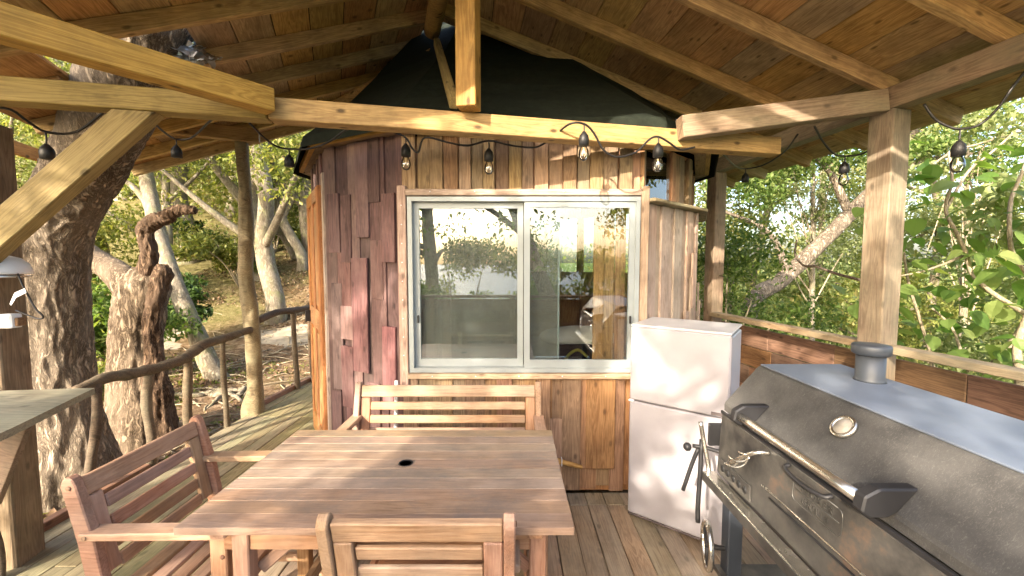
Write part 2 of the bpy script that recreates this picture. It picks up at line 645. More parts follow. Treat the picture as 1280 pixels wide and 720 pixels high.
# ------------------------------------------------------------------ deck floor
def build_deck():
    d = structure('deck_floor')
    x = -2.70
    i = 0
    while x < 2.36:
        w = .1185 + random.uniform(-.004, .004)
        xc = x + w / 2
        if xc < -1.9:
            segs = [(-1.3, 1.05 + .9 * (i % 2)), (1.05 + .9 * (i % 2), 3.95), (3.95, 5.35)]
        elif xc < -1.3:
            segs = [(-1.3, 1.6 - .7 * (i % 2)), (1.6 - .7 * (i % 2), 3.4 if xc > -1.62 else 3.75)]
        elif xc < -.7:
            segs = [(-1.3, .4 + .9 * (i % 2)), (.4 + .9 * (i % 2), 2.93)]
        elif xc < .88:
            segs = [(-1.3, .3 + 1.1 * (i % 2)), (.3 + 1.1 * (i % 2), 2.47), (2.47, 2.61)]
        elif xc < 1.45:
            segs = [(-1.3, .9 + .8 * (i % 2)), (.9 + .8 * (i % 2), 2.6 + (xc - .9) * .85)]
        else:
            segs = [(-1.3, 1.2 - .8 * (i % 2)), (1.2 - .8 * (i % 2), 3.2), (3.2, 4.4)]
            if xc > 2.1:
                segs = segs[:2]
        for a, b in segs:
            mossy = xc < -1.25 and b > 2.0 or xc < -1.9
            z = -.016 + random.uniform(-.0025, .0015)
            box('plank', (xc + random.uniform(-.001, .001), (a + b) / 2, z), (w - .0035, b - a - .004, .03), M_MOSS if mossy else M_DECK, d, .003, grain='Y', jit=.0012)
        x += w
        i += 1
    # joists and kerb
    for y in (-1.2, .1, 1.4, 2.6, 3.9, 5.25):
        beam('joist', (-2.7, y, -.09), (2.3 if y < 4.1 else -1.85, y, -.09), .06, .11, M_RAILB, d)
    beam('kerb', (-2.725, -1.3, .012), (-2.725, 2.9, .012), .05, .075, M_RAILB, d, jit=.003)
    beam('kerb', (-2.725, 4.13, .012), (-2.64, 5.36, .012), .05, .075, M_RAILB, d, jit=.003)
    for x, y in ((-2.55, -1.0), (-2.55, 1.4), (-2.55, 3.9), (2.2, -1.0), (2.2, 1.3), (2.1, 3.8), (0, 1.4), (-2.5, 5.25)):
        box('footing', (x, y, -.34), (.1, .1, .40), M_RAILB, d, grain='Z')


build_deck()

# ------------------------------------------------------------------ pavilion over the deck
dR = Vector((-.111, .994)).normalized()
nR = Vector((.994, .111)).normalized()
dL = Vector((-.407, .914)).normalized()
nL = Vector((.914, .407)).normalized()
YF = .85                                           # open front edge of the roof


def zR(x, y):
    return 3.44 - .34 * (nR.x * x + nR.y * y)


def zL(x, y):
    return 3.20 + .42 * (nL.x * x + nL.y * y)


def clip(poly, a, b, c):
    """keep a*x+b*y<=c"""
    out = []
    for i in range(len(poly)):
        p, q = poly[i], poly[(i + 1) % len(poly)]
        dp, dq = a * p[0] + b * p[1] - c, a * q[0] + b * q[1] - c
        if dp <= 0:
            out.append(p)
        if (dp < 0 < dq) or (dq < 0 < dp):
            t = dp / (dp - dq)
            out.append((p[0] + (q[0] - p[0]) * t, p[1] + (q[1] - p[1]) * t))
    return out


def slab(name, poly, zf, lift, t, d, mat, parent):
    """polygon in plan raised onto a roof plane; local X runs along d"""
    if len(poly) < 3:
        return None
    cx = sum(p[0] for p in poly) / len(poly)
    cy = sum(p[1] for p in poly) / len(poly)
    cz = zf(cx, cy) + lift
    ar = 0
    for i in range(len(poly)):
        p, q = poly[i], poly[(i + 1) % len(poly)]
        ar += p[0] * q[1] - p[1] * q[0]
    if abs(ar) < .004:
        return None
    if ar < 0:
        poly = poly[::-1]
    v = []
    for k in (0, 1):
        for x, y in poly:
            lx = (x - cx) * d.x + (y - cy) * d.y
            ly = -(x - cx) * d.y + (y - cy) * d.x
            v.append((lx, ly, zf(x, y) + lift - cz + k * t))
    n = len(poly)
    f = [tuple(range(n))[::-1], tuple(range(n, 2 * n))] + [(i, (i + 1) % n, n + (i + 1) % n, n + i) for i in range(n)]
    M = Matrix.Translation((cx, cy, cz)) @ Matrix.Rotation(math.atan2(d.y, d.x), 4, 'Z')
    return link(name, mesh(name, v, f), mat, parent, M)


def build_pavilion():
    P = thing('deck_pavilion', 'open timber roof shelter with rafters and board ceiling covering the whole deck', 'pavilion', (0, 2, 0))
    RA, RB, RC = 1.0, .289, .332                    # ridge in plan: x + .289 y = .332
    # right slope boards
    lift = .1
    u = -.70
    i = 0
    while u < 3.12:
        u1 = min(u + .2275, 3.13)
        w0, w1 = -.4, 3.62 + random.uniform(-.015, .015)
        split = random.choice((1.14, 1.69, 2.24)) if i % 2 else None
        for a, b in ([(w0, w1)] if split is None else [(w0, split), (split, w1)]):
            if u > 1.97 and b == w1:
                b = 4.42
            q = [(u + .0035, a + .002), (u1 - .0035, a + .002), (u1 - .0035, b - .002), (u + .0035, b - .002)]
            poly = [(nR.x * s + dR.x * t, nR.y * s + dR.y * t) for s, t in q]
            poly = clip(poly, -RA, -RB, -RC)
            if len(poly) > 2:
                poly = clip(poly, 0, -1, -YF)
            slab('roof_board', poly, zR, lift + random.uniform(0, .004), .02, dR, M_ROOF, P)
        u = u1
        i += 1
    # left slope boards, with the gap the tree grows through
    v = -1.91
    i = 0
    while v < 1.3:
        v1 = v + .225
        vm = (v + v1) / 2
        wmax = 5.45 if vm < .40 else np.interp(vm, [.40, .46, .68, .83, 1.2], [5.4, 5.2, 4.35, 3.45, 3.45])
        wmax += random.uniform(-.015, .015)
        segs = [(-.6, wmax)]
        if -1.47 < vm < -.76:
            segs = [(-.6, 2.97 + random.uniform(-.03, .04)), (3.70 + random.uniform(-.05, .05), wmax)]
        elif i % 2:
            sp = random.choice((2.41, 2.91, 3.9))
            if sp < wmax:
                segs = [(-.6, sp), (sp, wmax)]
        for a, b in segs:
            q = [(v + .0035, a + .002), (v1 - .0035, a + .002), (v1 - .0035, b - .002), (v + .0035, b - .002)]
            poly = [(nL.x * s + dL.x * t, nL.y * s + dL.y * t) for s, t in q]
            poly = clip(poly, RA, RB, RC)
            if len(poly) > 2:
                poly = clip(poly, 0, -1, -YF)
            slab('roof_board', poly, zL, lift + random.uniform(0, .004), .02, dL, M_ROOF, P)
        v = v1
        i += 1
    # one sheet of dark roofing over each slope
    for d, n, zf, s0, s1, w0, w1, sg in ((dR, nR, zR, -.9, 3.14, -.6, 3.64, -1), (dR, nR, zR, 1.98, 3.14, 3.642, 4.44, -1), (dL, nL, zL, -1.92, .40, 3.72, 5.47, 1), (dL, nL, zL, .402, .60, 3.72, 4.75, 1), (dL, nL, zL, .602, 1.3, 3.72, 3.80, 1), (dL, nL, zL, -1.92, 1.3, -.6, 2.98, 1), (dL, nL, zL, -.76, 1.3, 2.982, 3.718, 1), (dL, nL, zL, -1.92, -1.48, 2.982, 3.718, 1)):
        poly = [(n.x * s + d.x * t, n.y * s + d.y * t) for s, t in ((s0, w0), (s1, w0), (s1, w1), (s0, w1))]
        poly = clip(poly, sg * RA, sg * RB, sg * RC)
        if len(poly) > 2:
            poly = clip(poly, 0, -1, -YF)
        slab('roofing_sheet', poly, zf, .127, .006, d, M_TARP, P)
    # rafters: bottom faces on the planes zR / zL
    def rafter(n, d, zf, w, s0, s1, mat=M_RAFT):
        a = Vector((n.x * s0 + d.x * w, n.y * s0 + d.y * w, 0))
        b = Vector((n.x * s1 + d.x * w, n.y * s1 + d.y * w, 0))
        a.z = zf(a.x, a.y) + .049
        b.z = zf(b.x, b.y) + .049
        beam('rafter', a, b, .05, .095, mat, P, jit=.002)

    def u_ridge(n, d, w):
        # s with (n s + d w) on the ridge
        return (RC - (d.x + RB * d.y) * w) / (n.x + RB * n.y)

    for w in (.59, 1.14, 1.69, 2.24, 2.80, 3.34):
        rafter(nR, dR, zR, w, u_ridge(nR, dR, w) + .01, 3.06 if w < 3.3 else 2.0)
    for w in (3.34, 3.87, 4.36):
        rafter(nR, dR, zR, w, 2.03, 3.06)
    for w in (1.0, 1.42, 1.92, 2.41, 2.91):
        s1 = u_ridge(nL, dL, w) - .01
        s0 = -1.85
        if nL.y * s0 + dL.y * w < YF:
            s0 = (YF + .03 - dL.y * w) / nL.y
        rafter(nL, dL, zL, w, s0, s1)
    rafter(nL, dL, zL, 3.41, -.80, u_ridge(nL, dL, 3.41) - .01)
    rafter(nL, dL, zL, 3.41, -1.85, -1.47)
    rafter(nL, dL, zL, 3.90, -1.85, .72)
    rafter(nL, dL, zL, 4.42, -1.85, .62)
    rafter(nL, dL, zL, 4.92, -1.85, .48)
    rafter(nL, dL, zL, 5.36, -1.85, .36)
    # ridge log, king post, raking strut
    def rid(y, dz):
        x = RC - RB * y
        return Vector((x, y, zR(x, y) + dz))
    ra, rb = rid(3.44, -.075), rid(YF + .05, -.075)
    tube('ridge_beam', [ra, ra.lerp(rb, .35) + Vector((.01, 0, .01)), ra.lerp(rb, .7), rb], [.066, .07, .068, .07], M_BEAM, P, 16, 6)
    kp = rid(2.14, -.13)
    beam('king_post', (kp.x + .06, kp.y, 2.347), (kp.x + .06, kp.y, kp.z + .02), .105, .105, M_BEAM, P, up=(.2, 1, 0))
    beam('raking_strut', (-.31, 2.20, 2.40), (-.60, 3.30, 3.30), .045, .06, M_BEAMG, P)
    # tie beam in two lengths that butt under the diagonal timber
    def tie(t):
        return Vector((-2.27, 1.78, 2.293)).lerp(Vector((1.71, 2.65, 2.293)), t)
    tj = .272
    beam('tie_beam', tie(tj + .001), tie(1.0), .092, .106, M_BEAM, P, jit=.002)
    beam('tie_beam', tie(-.28), tie(tj - .001), .090, .104, M_BEAMG, P, jit=.002)
    # horizontal diagonal timber at the left and the matching one at the right
    e0 = tie(tj + .012) + Vector((-.005, -.075, .025))
    ddir = Vector((-.61, -.79, 0)).normalized()
    beam('diagonal_beam', e0 + Vector((0, 0, -.008)), e0 + ddir * 2.0 + Vector((0, 0, -.008)), .09, .105, M_BEAM, P)
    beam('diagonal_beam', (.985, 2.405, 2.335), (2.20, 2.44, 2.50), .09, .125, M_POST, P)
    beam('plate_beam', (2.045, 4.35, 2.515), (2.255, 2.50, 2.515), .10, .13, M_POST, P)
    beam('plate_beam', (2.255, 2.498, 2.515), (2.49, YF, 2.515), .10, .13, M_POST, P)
    # posts
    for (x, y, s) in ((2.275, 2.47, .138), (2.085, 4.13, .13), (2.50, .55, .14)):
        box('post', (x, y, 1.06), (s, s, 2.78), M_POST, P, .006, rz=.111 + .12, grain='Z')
    box('post', (-2.60, 2.00, .92), (.15, .15, 2.62), M_RAILP, P, .006, rz=.2, grain='Z')
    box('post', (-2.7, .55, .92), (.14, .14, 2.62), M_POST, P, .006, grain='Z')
    # raking brace at the left post
    bd = (tie(1.0) - tie(0)).normalized()
    bc = tie(.150)
    run, rise, hwid = .78, .80, .06
    ln = math.hypot(run, rise)
    ex, ez = run / ln, rise / ln
    ztop = 2.239 - bc.z
    def edge(o, z):                                # offset o across the brace, height z -> distance along the beam
        return (z - o * ex) / ez * ex - o * ez
    pts = [(edge(o, z), z) for o, z in ((-hwid, ztop - rise), (-hwid, ztop), (hwid, ztop), (hwid, ztop - rise))]
    prism('knee_brace', [(x * ex + z * ez, -x * ez + z * ex) for x, z in pts], .08, M_BEAMG, P,
          Matrix.Translation(bc) @ Matrix.Rotation(math.atan2(bd.y, bd.x), 4, 'Z') @ Matrix.Rotation(-math.atan2(ez, ex), 4, 'Y'), .003)
    # left plates
    beam('plate_beam', (-3.55, 3.62, 2.80), (-2.52, 4.08, 2.80), .09, .125, M_BEAMG, P)
    beam('eave_board', (-3.42, 2.3, 2.40), (-4.0, 3.7, 2.42), .03, .10, M_BEAM, P)
    # log post that carries it
    def knob(p, r, t, a):
        return r * (.20 * noise.noise((p.x * 9, p.y * 9, p.z * 2.2)) + .12 * noise.noise((p.x * 30, p.y * 30, p.z * 6)))
    tube('log_post', [(-2.70, 4.07, -.35), (-2.69, 4.06, .02), (-2.66, 4.06, .28), (-2.665, 4.06, .9), (-2.70, 4.06, 1.5), (-2.67, 4.06, 2.1), (-2.69, 4.06, 2.76)],
         [.105, .10, .073, .068, .072, .060, .054], M_LOG, P, 28, 14, knob)
    # raking log under the far left eave, trimming log by the hut roof
    tube('brace_log', [(-2.95, 1.76, 2.28), (-2.75, 1.95, 2.12), (-2.62, 2.05, 1.98)], [.035, .04, .038], M_BRANCH, P, 10, 4, knob)
    tube('trimmer_log', [(-1.80, 3.98, 3.02), (-1.2, 3.72, 3.17), (-.66, 3.46, 3.28)], [.05, .052, .048], M_BEAM, P, 12, 6, knob)
    # crumpled flashing around the tree
    for (px, py, Y, s) in ((232, 58, 2.66, .10), (238, 74, 2.66, .09), (180, 20, 2.42, .07), (256, 70, 2.72, .08)):
        c = W(px, py, Y)
        n = 6
        fv, ff = [], []
        for a in range(n):
            for b2 in range(n):
                q = Vector((a / (n - 1) - .5, b2 / (n - 1) - .5, 0)) * s * 1.8
                q.z += .045 * noise.noise((a * .9 + px, b2 * .9, 0))
                q.x += .03 * noise.noise((a * .7, b2 * .7 + py, 5))
                fv.append(q)
        for a in range(n - 1):
            for b2 in range(n - 1):
                ff.append((a * n + b2, a * n + b2 + 1, (a + 1) * n + b2 + 1, (a + 1) * n + b2))
        link('flashing', mesh('flashing', fv, ff), M_FLASH, P, Matrix.Translation(c) @ Matrix.Rotation(.7, 4, 'X') @ Matrix.Rotation(random.uniform(-.6, .6), 4, 'Y'))
    return P


PAV = build_pavilion()

# ------------------------------------------------------------------ right-hand parapet rail
def build_side_rail():
    r = thing('side_rail', 'weathered timber rail over dark horizontal boards along the open side of the deck', 'rail', (2.3, 2.5, 0))
    a, b = Vector((2.03, 4.12, 0)), Vector((2.27, 2.48, 0))
    d = (b - a).normalized()
    n = Vector((-d.y, d.x, 0))
    def pt(t, z, o=0):
        return a + d * t + n * o + Vector((0, 0, z))
    beam('top_rail', pt(.10, 1.03, -.0), pt(1.62, 1.03, -.0), .105, .042, M_RAIL, r, jit=.002)
    beam('top_rail', pt(1.72, 1.03), pt(3.75, 1.03), .105, .042, M_RAIL, r, jit=.002)
    for row in range(5):
        z = .86 - row * .185
        s = -.05
        k = 0
        while s < 3.8:
            e = min(s + random.uniform(.45, .8), 3.85)
            beam('wall_board', pt(s, z, .13 + .004 * (row % 2)), pt(e - .004, z, .13 + .004 * (row % 2)), .022, .178, M_RAILB, r, jit=.002)
            s = e
            k += 1
    for t in (.0, 1.67, 3.6):
        beam('stud', pt(t + .02, -.3, .165), pt(t + .02, .94, .165), .04, .04, M_RAILB, r)
    return r


build_side_rail()

def build_front_rail():  # unseen; added so the hut window mirrors a dark lower half
    r = thing('front_rail', 'unseen boarded parapet added at the deck front to darken the window reflection', 'rail', (0, -1.25, 0))
    beam('top_rail', (-2.7, -1.24, 1.0), (2.45, -1.24, 1.0), .105, .042, M_RAILB, r)
    for row in range(5):
        z = .86 - row * .185
        s = -2.68
        while s < 2.4:
            e = min(s + random.uniform(.7, 1.3), 2.42)
            beam('wall_board', (s, -1.27 + .004 * (row % 2), z), (e - .001, -1.27 + .004 * (row % 2), z), .022, .190, M_RAILB, r)
            s = e
    for x in (-2.62, -1.3, 0, 1.3, 2.4):
        box('post', (x, -1.22, .33), (.08, .075, 1.3), M_RAILB, r, grain='Z')


build_front_rail()

# ------------------------------------------------------------------ left railing of branches
def build_branch_rail():
    r = thing('branch_railing', 'rustic railing of crooked branches along the mossy side of the deck', 'railing', (-2.72, 3.5, 0))
    def kn(p, rr, t, a):
        return rr * (.22 * noise.noise((p.x * 12, p.y * 12, p.z * 5)) + .1 * noise.noise((p.x * 40, p.y * 40, p.z * 20)))
    hr = [(95, 489, 2.46), (130, 473, 2.62), (165, 467, 2.83), (200, 459, 3.02), (228, 449, 3.22), (255, 431, 3.45), (283, 422, 3.72), (313, 412, 4.00)]
    tube('handrail', [W(*p) for p in hr], [.030, .036, .040, .038, .042, .040, .036, .037], M_BRANCH, r, 14, 7, kn)
    hr = [(322, 401, 4.13), (345, 391, 4.4), (372, 387, 4.75), (400, 383, 5.15)]
    tube('handrail', [W(*p) for p in hr], [.04, .036, .036, .04], M_BRANCH, r, 14, 7, kn)
    def bal(top, bot, Yt, Yb, rad):
        a, b = W(*top, Yt), W(*bot, Yb)
        b.z = -.12
        m1 = a.lerp(b, .3) + Vector((random.uniform(-.025, .03), 0, 0))
        m2 = a.lerp(b, .62) + Vector((random.uniform(-.035, .03), 0, 0))
        tube('baluster', [a, m1, m2, b], [rad * .9, rad, rad * .95, rad * 1.15], M_BRANCH, r, 10, 7, kn)
    bal((121, 480), (104, 600), 2.56, 2.56, .028)
    bal((187, 464), (184, 575), 2.95, 2.95, .033)
    bal((235, 446), (240, 562), 3.28, 3.28, .034)
    bal((278, 424), (284, 535), 3.68, 3.70, .024)
    bal((366, 389), (373, 485), 4.66, 4.86, .03)
    bal((386, 386), (393, 475), 4.95, 5.18, .028)
    return r


build_branch_rail()

# ------------------------------------------------------------------ the hut
HV = [(-.70, 2.62), (.86, 2.62), (1.41, 3.12), (1.75, 3.85), (1.6, 4.75), (.95, 5.5), (0, 5.75), (-1.0, 5.55), (-1.75, 4.8), (-1.84, 3.74), (-1.35, 2.96)]


def build_hut():
    H = thing('garden_hut', 'many-sided wooden hut clad in patchwork boards with a sliding window and black cloth roof', 'hut', (0, 4.1, 0))

    def face(i):
        a, b = Vector((*HV[i], 0)), Vector((*HV[(i + 1) % len(HV)], 0))
        d = (b - a).normalized()
        return a, b, d, Vector((d.y, -d.x, 0)), (b - a).length

    def panel(i, s0, s1, z0, z1, mat=M_INT, t=.025, inset=.03):
        a, b, d, n, L = face(i)
        p = a + d * ((s0 + s1) / 2) - n * inset + Vector((0, 0, (z0 + z1) / 2))
        up = Vector((0, 0, 1))
        link('wall_panel', box_mesh(z1 - z0, s1 - s0, t, .002), mat, H, Matrix.Translation(p) @ Matrix((up, d, up.cross(d))).transposed().to_4x4())

    def board(i, s0, s1, z0, z1, off, mat, t=.016, tilt=0.0):
        a, b, d, n, L = face(i)
        p = a + d * ((s0 + s1) / 2) + n * off + Vector((0, 0, (z0 + z1) / 2))
        up = Vector((0, 0, 1))
        M = Matrix.Translation(p) @ Matrix((up, d, up.cross(d))).transposed().to_4x4() @ Matrix.Rotation(tilt, 4, 'Z')
        return link('board', box_mesh(z1 - z0, s1 - s0, t, .002, .0012), mat, H, M)

    nf = len(HV)
    # backing panels
    zt = 2.36
    panel(0, 0, .035, 0, zt)
    panel(0, 1.535, 1.56, 0, zt)
    panel(0, .037, 1.533, 0, .795)
    panel(0, .037, 1.533, 2.0, zt)
    for i in (9, 10):
        panel(i, 0, face(i)[4], 0, zt)
    for i in (1, 2):
        panel(i, 0, face(i)[4], 0, 1.93)
    for i in (3, 4, 5, 6, 7, 8):
        L = face(i)[4]
        panel(i, 0, L, 0, 1.42)
        panel(i, 0, L, 2.14, zt)
        for s in (0.0, L / 2 - .03, L - .06):
            panel(i, s + .001, s + .059, 1.42, 2.14)
        a, b, d, n, L = face(i)
        p = a.lerp(b, .5) - n * .03
        for k in (-1, 1):
            c = p + d * k * L / 4 + Vector((0, 0, 1.78))
            link('rear_pane', box_mesh(L / 2 - .1, .005, .72, .001), M_GLASS2, H, Matrix.Translation(c) @ Matrix.Rotation(math.atan2(d.y, d.x), 4, 'Z'))
    # interior floor and ceiling
    inner = [(x * .97, 4.1 + (y - 4.1) * .97) for x, y in HV]
    for nm, z, mt in (('interior_floor', .01, M_DECK), ('ceiling', 2.33, M_INT)):
        link(nm, mesh(nm, [(x, y - 4.1, 0) for x, y in inner] + [(x, y - 4.1, .02) for x, y in inner],
                      [tuple(range(nf))[::-1], tuple(range(nf, 2 * nf))] + [(k, (k + 1) % nf, nf + (k + 1) % nf, nf + k) for k in range(nf)]), mt, H, Matrix.Translation((0, 4.1, z)))
    # front above window: narrow close boards
    s = -.005
    i = 0
    while s < 1.47:
        w = random.uniform(.072, .098)
        e = min(s + w, 1.475)
        board(0, s + .002, e - .002, 2.005 + random.uniform(-.008, .004), 2.372, (.003 if i % 2 else .020) + random.uniform(0, .004), M_HUT)
        s = e - .001 if i % 3 else e + .006
        i += 1
    # front below window
    s = -.02
    i = 0
    while s < 1.56:
        w = random.uniform(.085, .135)
        e = min(s + w, 1.575)
        mt = M_HUTR if s > .62 else M_HUT
        off = .002 if i % 2 else .018
        if random.random() < .4:
            zc = random.uniform(.3, .55)
            board(0, s, e, .0 + random.uniform(.005, .05), zc, off, mt)
            board(0, s + .004, e - .003, zc - .06, .80, off + .015, mt)
        else:
            board(0, s, e, random.uniform(.005, .06), .80, off, mt, tilt=random.uniform(-.008, .008))
        s = e - .008
        i += 1
    for (x0, x1, z0, z1, o) in ((.86, .95, .28, .80, .037), (1.03, 1.15, .035, .80, .04), (1.19, 1.38, .18, .80, .034), (.94, 1.03, .12, .52, .036), (.60, .70, .26, .80, .036)):
        board(0, x0, x1, z0, z1, o, M_HUTR)
    # reddish-purple face (index 10, runs from the door corner to the window corner)
    L10 = face(10)[4]
    s, i = 0.0, 0
    while s < L10 - .02:
        w = random.uniform(.10, .15)
        e = min(s + w, L10 + .01)
        board(10, s, e, .01, 2.37, .001 if i % 2 else .014, M_PURP)
        s = e - .006
        i += 1
    short = [(.03, .15, 1.62, 2.04), (.17, .27, 1.55, 2.02), (.33, .45, 1.72, 2.36), (.12, .25, 1.06, 1.62), (.05, .16, .62, 1.40), (.27, .42, .78, 1.58), (.45, .56, 1.3, 1.7),
             (.14, .26, .50, .95), (.40, .52, .30, .72), (.54, .66, .55, 1.12), (.18, .36, .05, .5), (.57, .68, 1.55, 2.0), (.02, .12, .02, .6), (.44, .55, 1.95, 2.37), (.15, .30, 1.0, 1.24)]
    for k, (s0, s1, z0, z1) in enumerate(short):
        board(10, s0, s1, z0, z1, .019 + .005 * (k % 3), M_MAROON if z0 < 1.5 and k % 4 else M_PURP, tilt=random.uniform(-.012, .012))
    # face 9: boards above the door, corner post
    L9 = face(9)[4]
    for k in range(9):
        s0 = .03 + k * (L9 - .06) / 9
        board(9, s0, s0 + .07, 2.14, 2.37, .003 + .014 * (k % 2), M_PURP)
    board(9, L9 - .06, L9 + .012, .0, 2.2, .02, M_GREY, .03)
    board(9, 0, .05, .0, 2.13, .015, M_GREY, .03)
    # door leaf with four raised fields
    a, b, d, n, L = face(9)
    up = Vector((0, 0, 1))
    R = Matrix((d, -n, up)).transposed().to_4x4()
    dc = a + d * (L / 2 - .005) + n * .03 + up * 1.07
    dm = link('door', box_mesh(.79, .03, 2.1, .003), M_DOOR, H, Matrix.Translation(dc) @ R)
    def dpart(nm, x, z, w, h, o=.02, t=.022, mt=M_DOOR):
        vert = h > w
        me = box_mesh(max(w, h), t, min(w, h), .004)
        MM = Matrix.Translation(dc + d * x + up * z + n * o) @ R
        if vert:
            MM = MM @ Matrix.Rotation(-PI / 2, 4, 'Y')
        return link(nm, me, mt, dm, MM)
    for x in (-.345, 0, .345):
        dpart('stile', x, 0, .10, 2.1)
    for z, h in ((1.0, .10), (.02, .16), (-.96, .18)):
        for x in (-.172, .172):
            dpart('cross_rail', x, z, .244, h)
    for z, h in ((.525, .84), (-.465, .79)):
        for x in (-.172, .172):
            dpart('field', x, z, .19, h - .05, .014, .018)
    link('handle', box_mesh(.02, .05, .1, .004), M_RUB, dm, Matrix.Translation(dc + d * -.33 + n * .05) @ R)
    # right faces: pale weathered boards, sill cap, clerestory
    for fi in (1, 2):
        L = face(fi)[4]
        s, i = -.01, 0
        while s < L - .01:
            w = random.uniform(.07, .125)
            e = min(s + w, L + .012)
            off = .002 if i % 2 else .018
            if random.random() < .35:
                zc = random.uniform(.9, 1.5)
                board(fi, s, e, .01, zc, off + .014, M_GREY)
                board(fi, s, e, zc - .05, 1.93, off, M_GREY)
            else:
                board(fi, s, e, .01, 1.93, off, M_GREY, tilt=random.uniform(-.005, .005))
            s = e - .006
            i += 1
        for k in range(3):
            s0 = random.uniform(0, max(.02, L - .1))
            z0 = random.uniform(.6, 1.3)
            board(fi, s0, s0 + random.uniform(.05, .09), z0, z0 + random.uniform(.3, .6), .042 + .006 * k, M_GREY)
        a, b, d, n, L = face(fi)
        beam('sill_cap', a + n * .035 + d * -.03 + up * 1.945, b + n * .035 + d * .03 + up * (1.945 + .001 * fi), .11, .022, M_RAIL, H)
        # clerestory: posts, head, panes set back from the wall below
        q = -n * .05
        for k, s in enumerate((.03, L * .60, L - .03) if fi == 1 else (.05, L / 2, L - .04)):
            beam('clerestory_post', a + d * s + q + up * 1.957, a + d * s + q + up * 2.34, .05, .05, M_INT if k == 1 else M_HUT, H, up=d)
        lo, hi = (.055, L * .60 - .025) if fi == 1 else (.075, L / 2 - .025)
        me = box_mesh(hi - lo, .005, .36, .001)
        link('clerestory_pane', me, M_GLASS2, H, Matrix.Translation(a + d * (lo + hi) / 2 + q + up * 2.15) @ Matrix.Rotation(math.atan2(d.y, d.x), 4, 'Z'))
        for k in range(2):
            s0 = hi + .07 + k * .085
            if s0 + .08 < L:
                beam('board', a + d * (s0 + .03) + q + up * 1.96, a + d * (s0 + .03) + q + up * 2.34, .078, .018, M_HUT, H, up=n)
    # fascia under the roof edge
    for i in range(nf):
        a, b, d, n, L = face(i)
        o = n * .085
        mt = M_BEAM if i in (0, 1, 2, 9, 10) else M_HUT
        beam('fascia', a + o - d * .03 + up * 2.395, b + o + d * .03 + up * (2.395 + .0015 * (i % 3)), .035, .055, mt, H)
        beam('soffit', a + n * .03 + up * 2.378, b + n * .03 + up * (2.378 + .001 * (i % 2)), .09, .012, M_HUT, H)
    # black cloth roof: bottom ring follows the fascia, top tucks behind the pavilion roof
    cx, cy = 0, 4.1
    bot = []
    for k in range(nf):
        x, y = HV[k]
        dv = Vector((x - cx, y - cy, 0)).normalized()
        bot.append(Vector((x, y, 2.43)) + dv * .15)
    top = [Vector(p) for p in ((-.42, 3.70, 3.74), (.30, 3.80, 3.62), (1.05, 3.90, 3.36), (1.55, 4.25, 3.15), (1.1, 4.7, 3.2), (.6, 5.0, 3.4), (0, 5.15, 3.55), (-.7, 5.2, 3.7), (-1.45, 5.05, 3.75), (-1.30, 4.45, 3.76), (-.85, 3.95, 3.78))]
    v, f = [], []
    rows = 7
    for r in range(rows):
        t = r / (rows - 1)
        for k in range(nf):
            p = bot[k].lerp(top[k], t)
            p.z -= .10 * math.sin(PI * t) * (.6 + .4 * noise.noise((k * 1.3, t * 2, 0)))
            v.append(p)
    for p in bot:
        v.append(p + Vector((0, 0, -.075)) + (p - Vector((cx, cy, p.z))).normalized() * .01)
    ap = len(v)
    v.append(Vector((-.1, 4.45, 3.95)))
    for r in range(rows - 1):
        for k in range(nf):
            k2 = (k + 1) % nf
            f.append((r * nf + k, r * nf + k2, (r + 1) * nf + k2, (r + 1) * nf + k))
    for k in range(nf):
        k2 = (k + 1) % nf
        f.append(((rows - 1) * nf + k, (rows - 1) * nf + k2, ap))
        f.append((rows * nf + k, rows * nf + k2, k2, k))
    link('roof_cloth', mesh('roof_cloth', v, f), M_TARP, H)['label'] = 'black cloth stretched over the hut roof'
    # sliding window: trim, outer frame, two sashes with panes
    y0 = 2.62
    x0, x1, z0, z1 = -.665, .815, .835, 1.965
    wc = Vector(((x0 + x1) / 2, y0 - .015, (z0 + z1) / 2))
    wf = ring_frame('window', x1 - x0, z1 - z0, .028, .09, M_ALU, H, Matrix.Translation(wc))
    sw = (x1 - x0) / 2
    for k, (cxs, dy) in enumerate((((x0 + x1) / 2 - sw / 2 + .012, .012), ((x0 + x1) / 2 + sw / 2 - .012, -.020))):
        c = Vector((cxs, y0 - .015 + dy, (z0 + z1) / 2))
        sa = ring_frame('sash', sw - .028, z1 - z0 - .058, .038, .026, M_ALU, wf, Matrix.Translation(c), bot=.05)
        link('pane', box_mesh(sw - .10, .004, z1 - z0 - .14, .0005), M_GLASS, wf, Matrix.Translation(c + Vector((0, 0, .005))))
        link('latch', box_mesh(.012, .012, .05, .003), M_RUB, wf, Matrix.Translation(c + Vector((-.33 if k == 0 else .33, -.02, -.22))))
    # fly screen behind the left pane and the overlap
    fs = NT('fly_screen_mesh')
    ft = fs.n('ShaderNodeBsdfTransparent')
    fd = fs.n('ShaderNodeBsdfDiffuse')
    fd.inputs[0].default_value = (.20, .21, .20, 1)
    fx = fs.n('ShaderNodeMixShader')
    fx.inputs[0].default_value = .55
    fs.l(ft.outputs[0], fx.inputs[1])
    fs.l(fd.outputs[0], fx.inputs[2])
    fs.l(fx.outputs[0], fs.out.inputs[0])
    link('fly_screen', box_mesh(.94, .003, z1 - z0 - .08, .0005), fs.m, wf, Matrix.Translation((x0 + .03 + .47, y0 + .036, (z0 + z1) / 2)))
    link('screen_edge', box_mesh(.012, .012, z1 - z0 - .075, .002), M_ALU, wf, Matrix.Translation((x0 + .03 + .945, y0 + .036, (z0 + z1) / 2)))
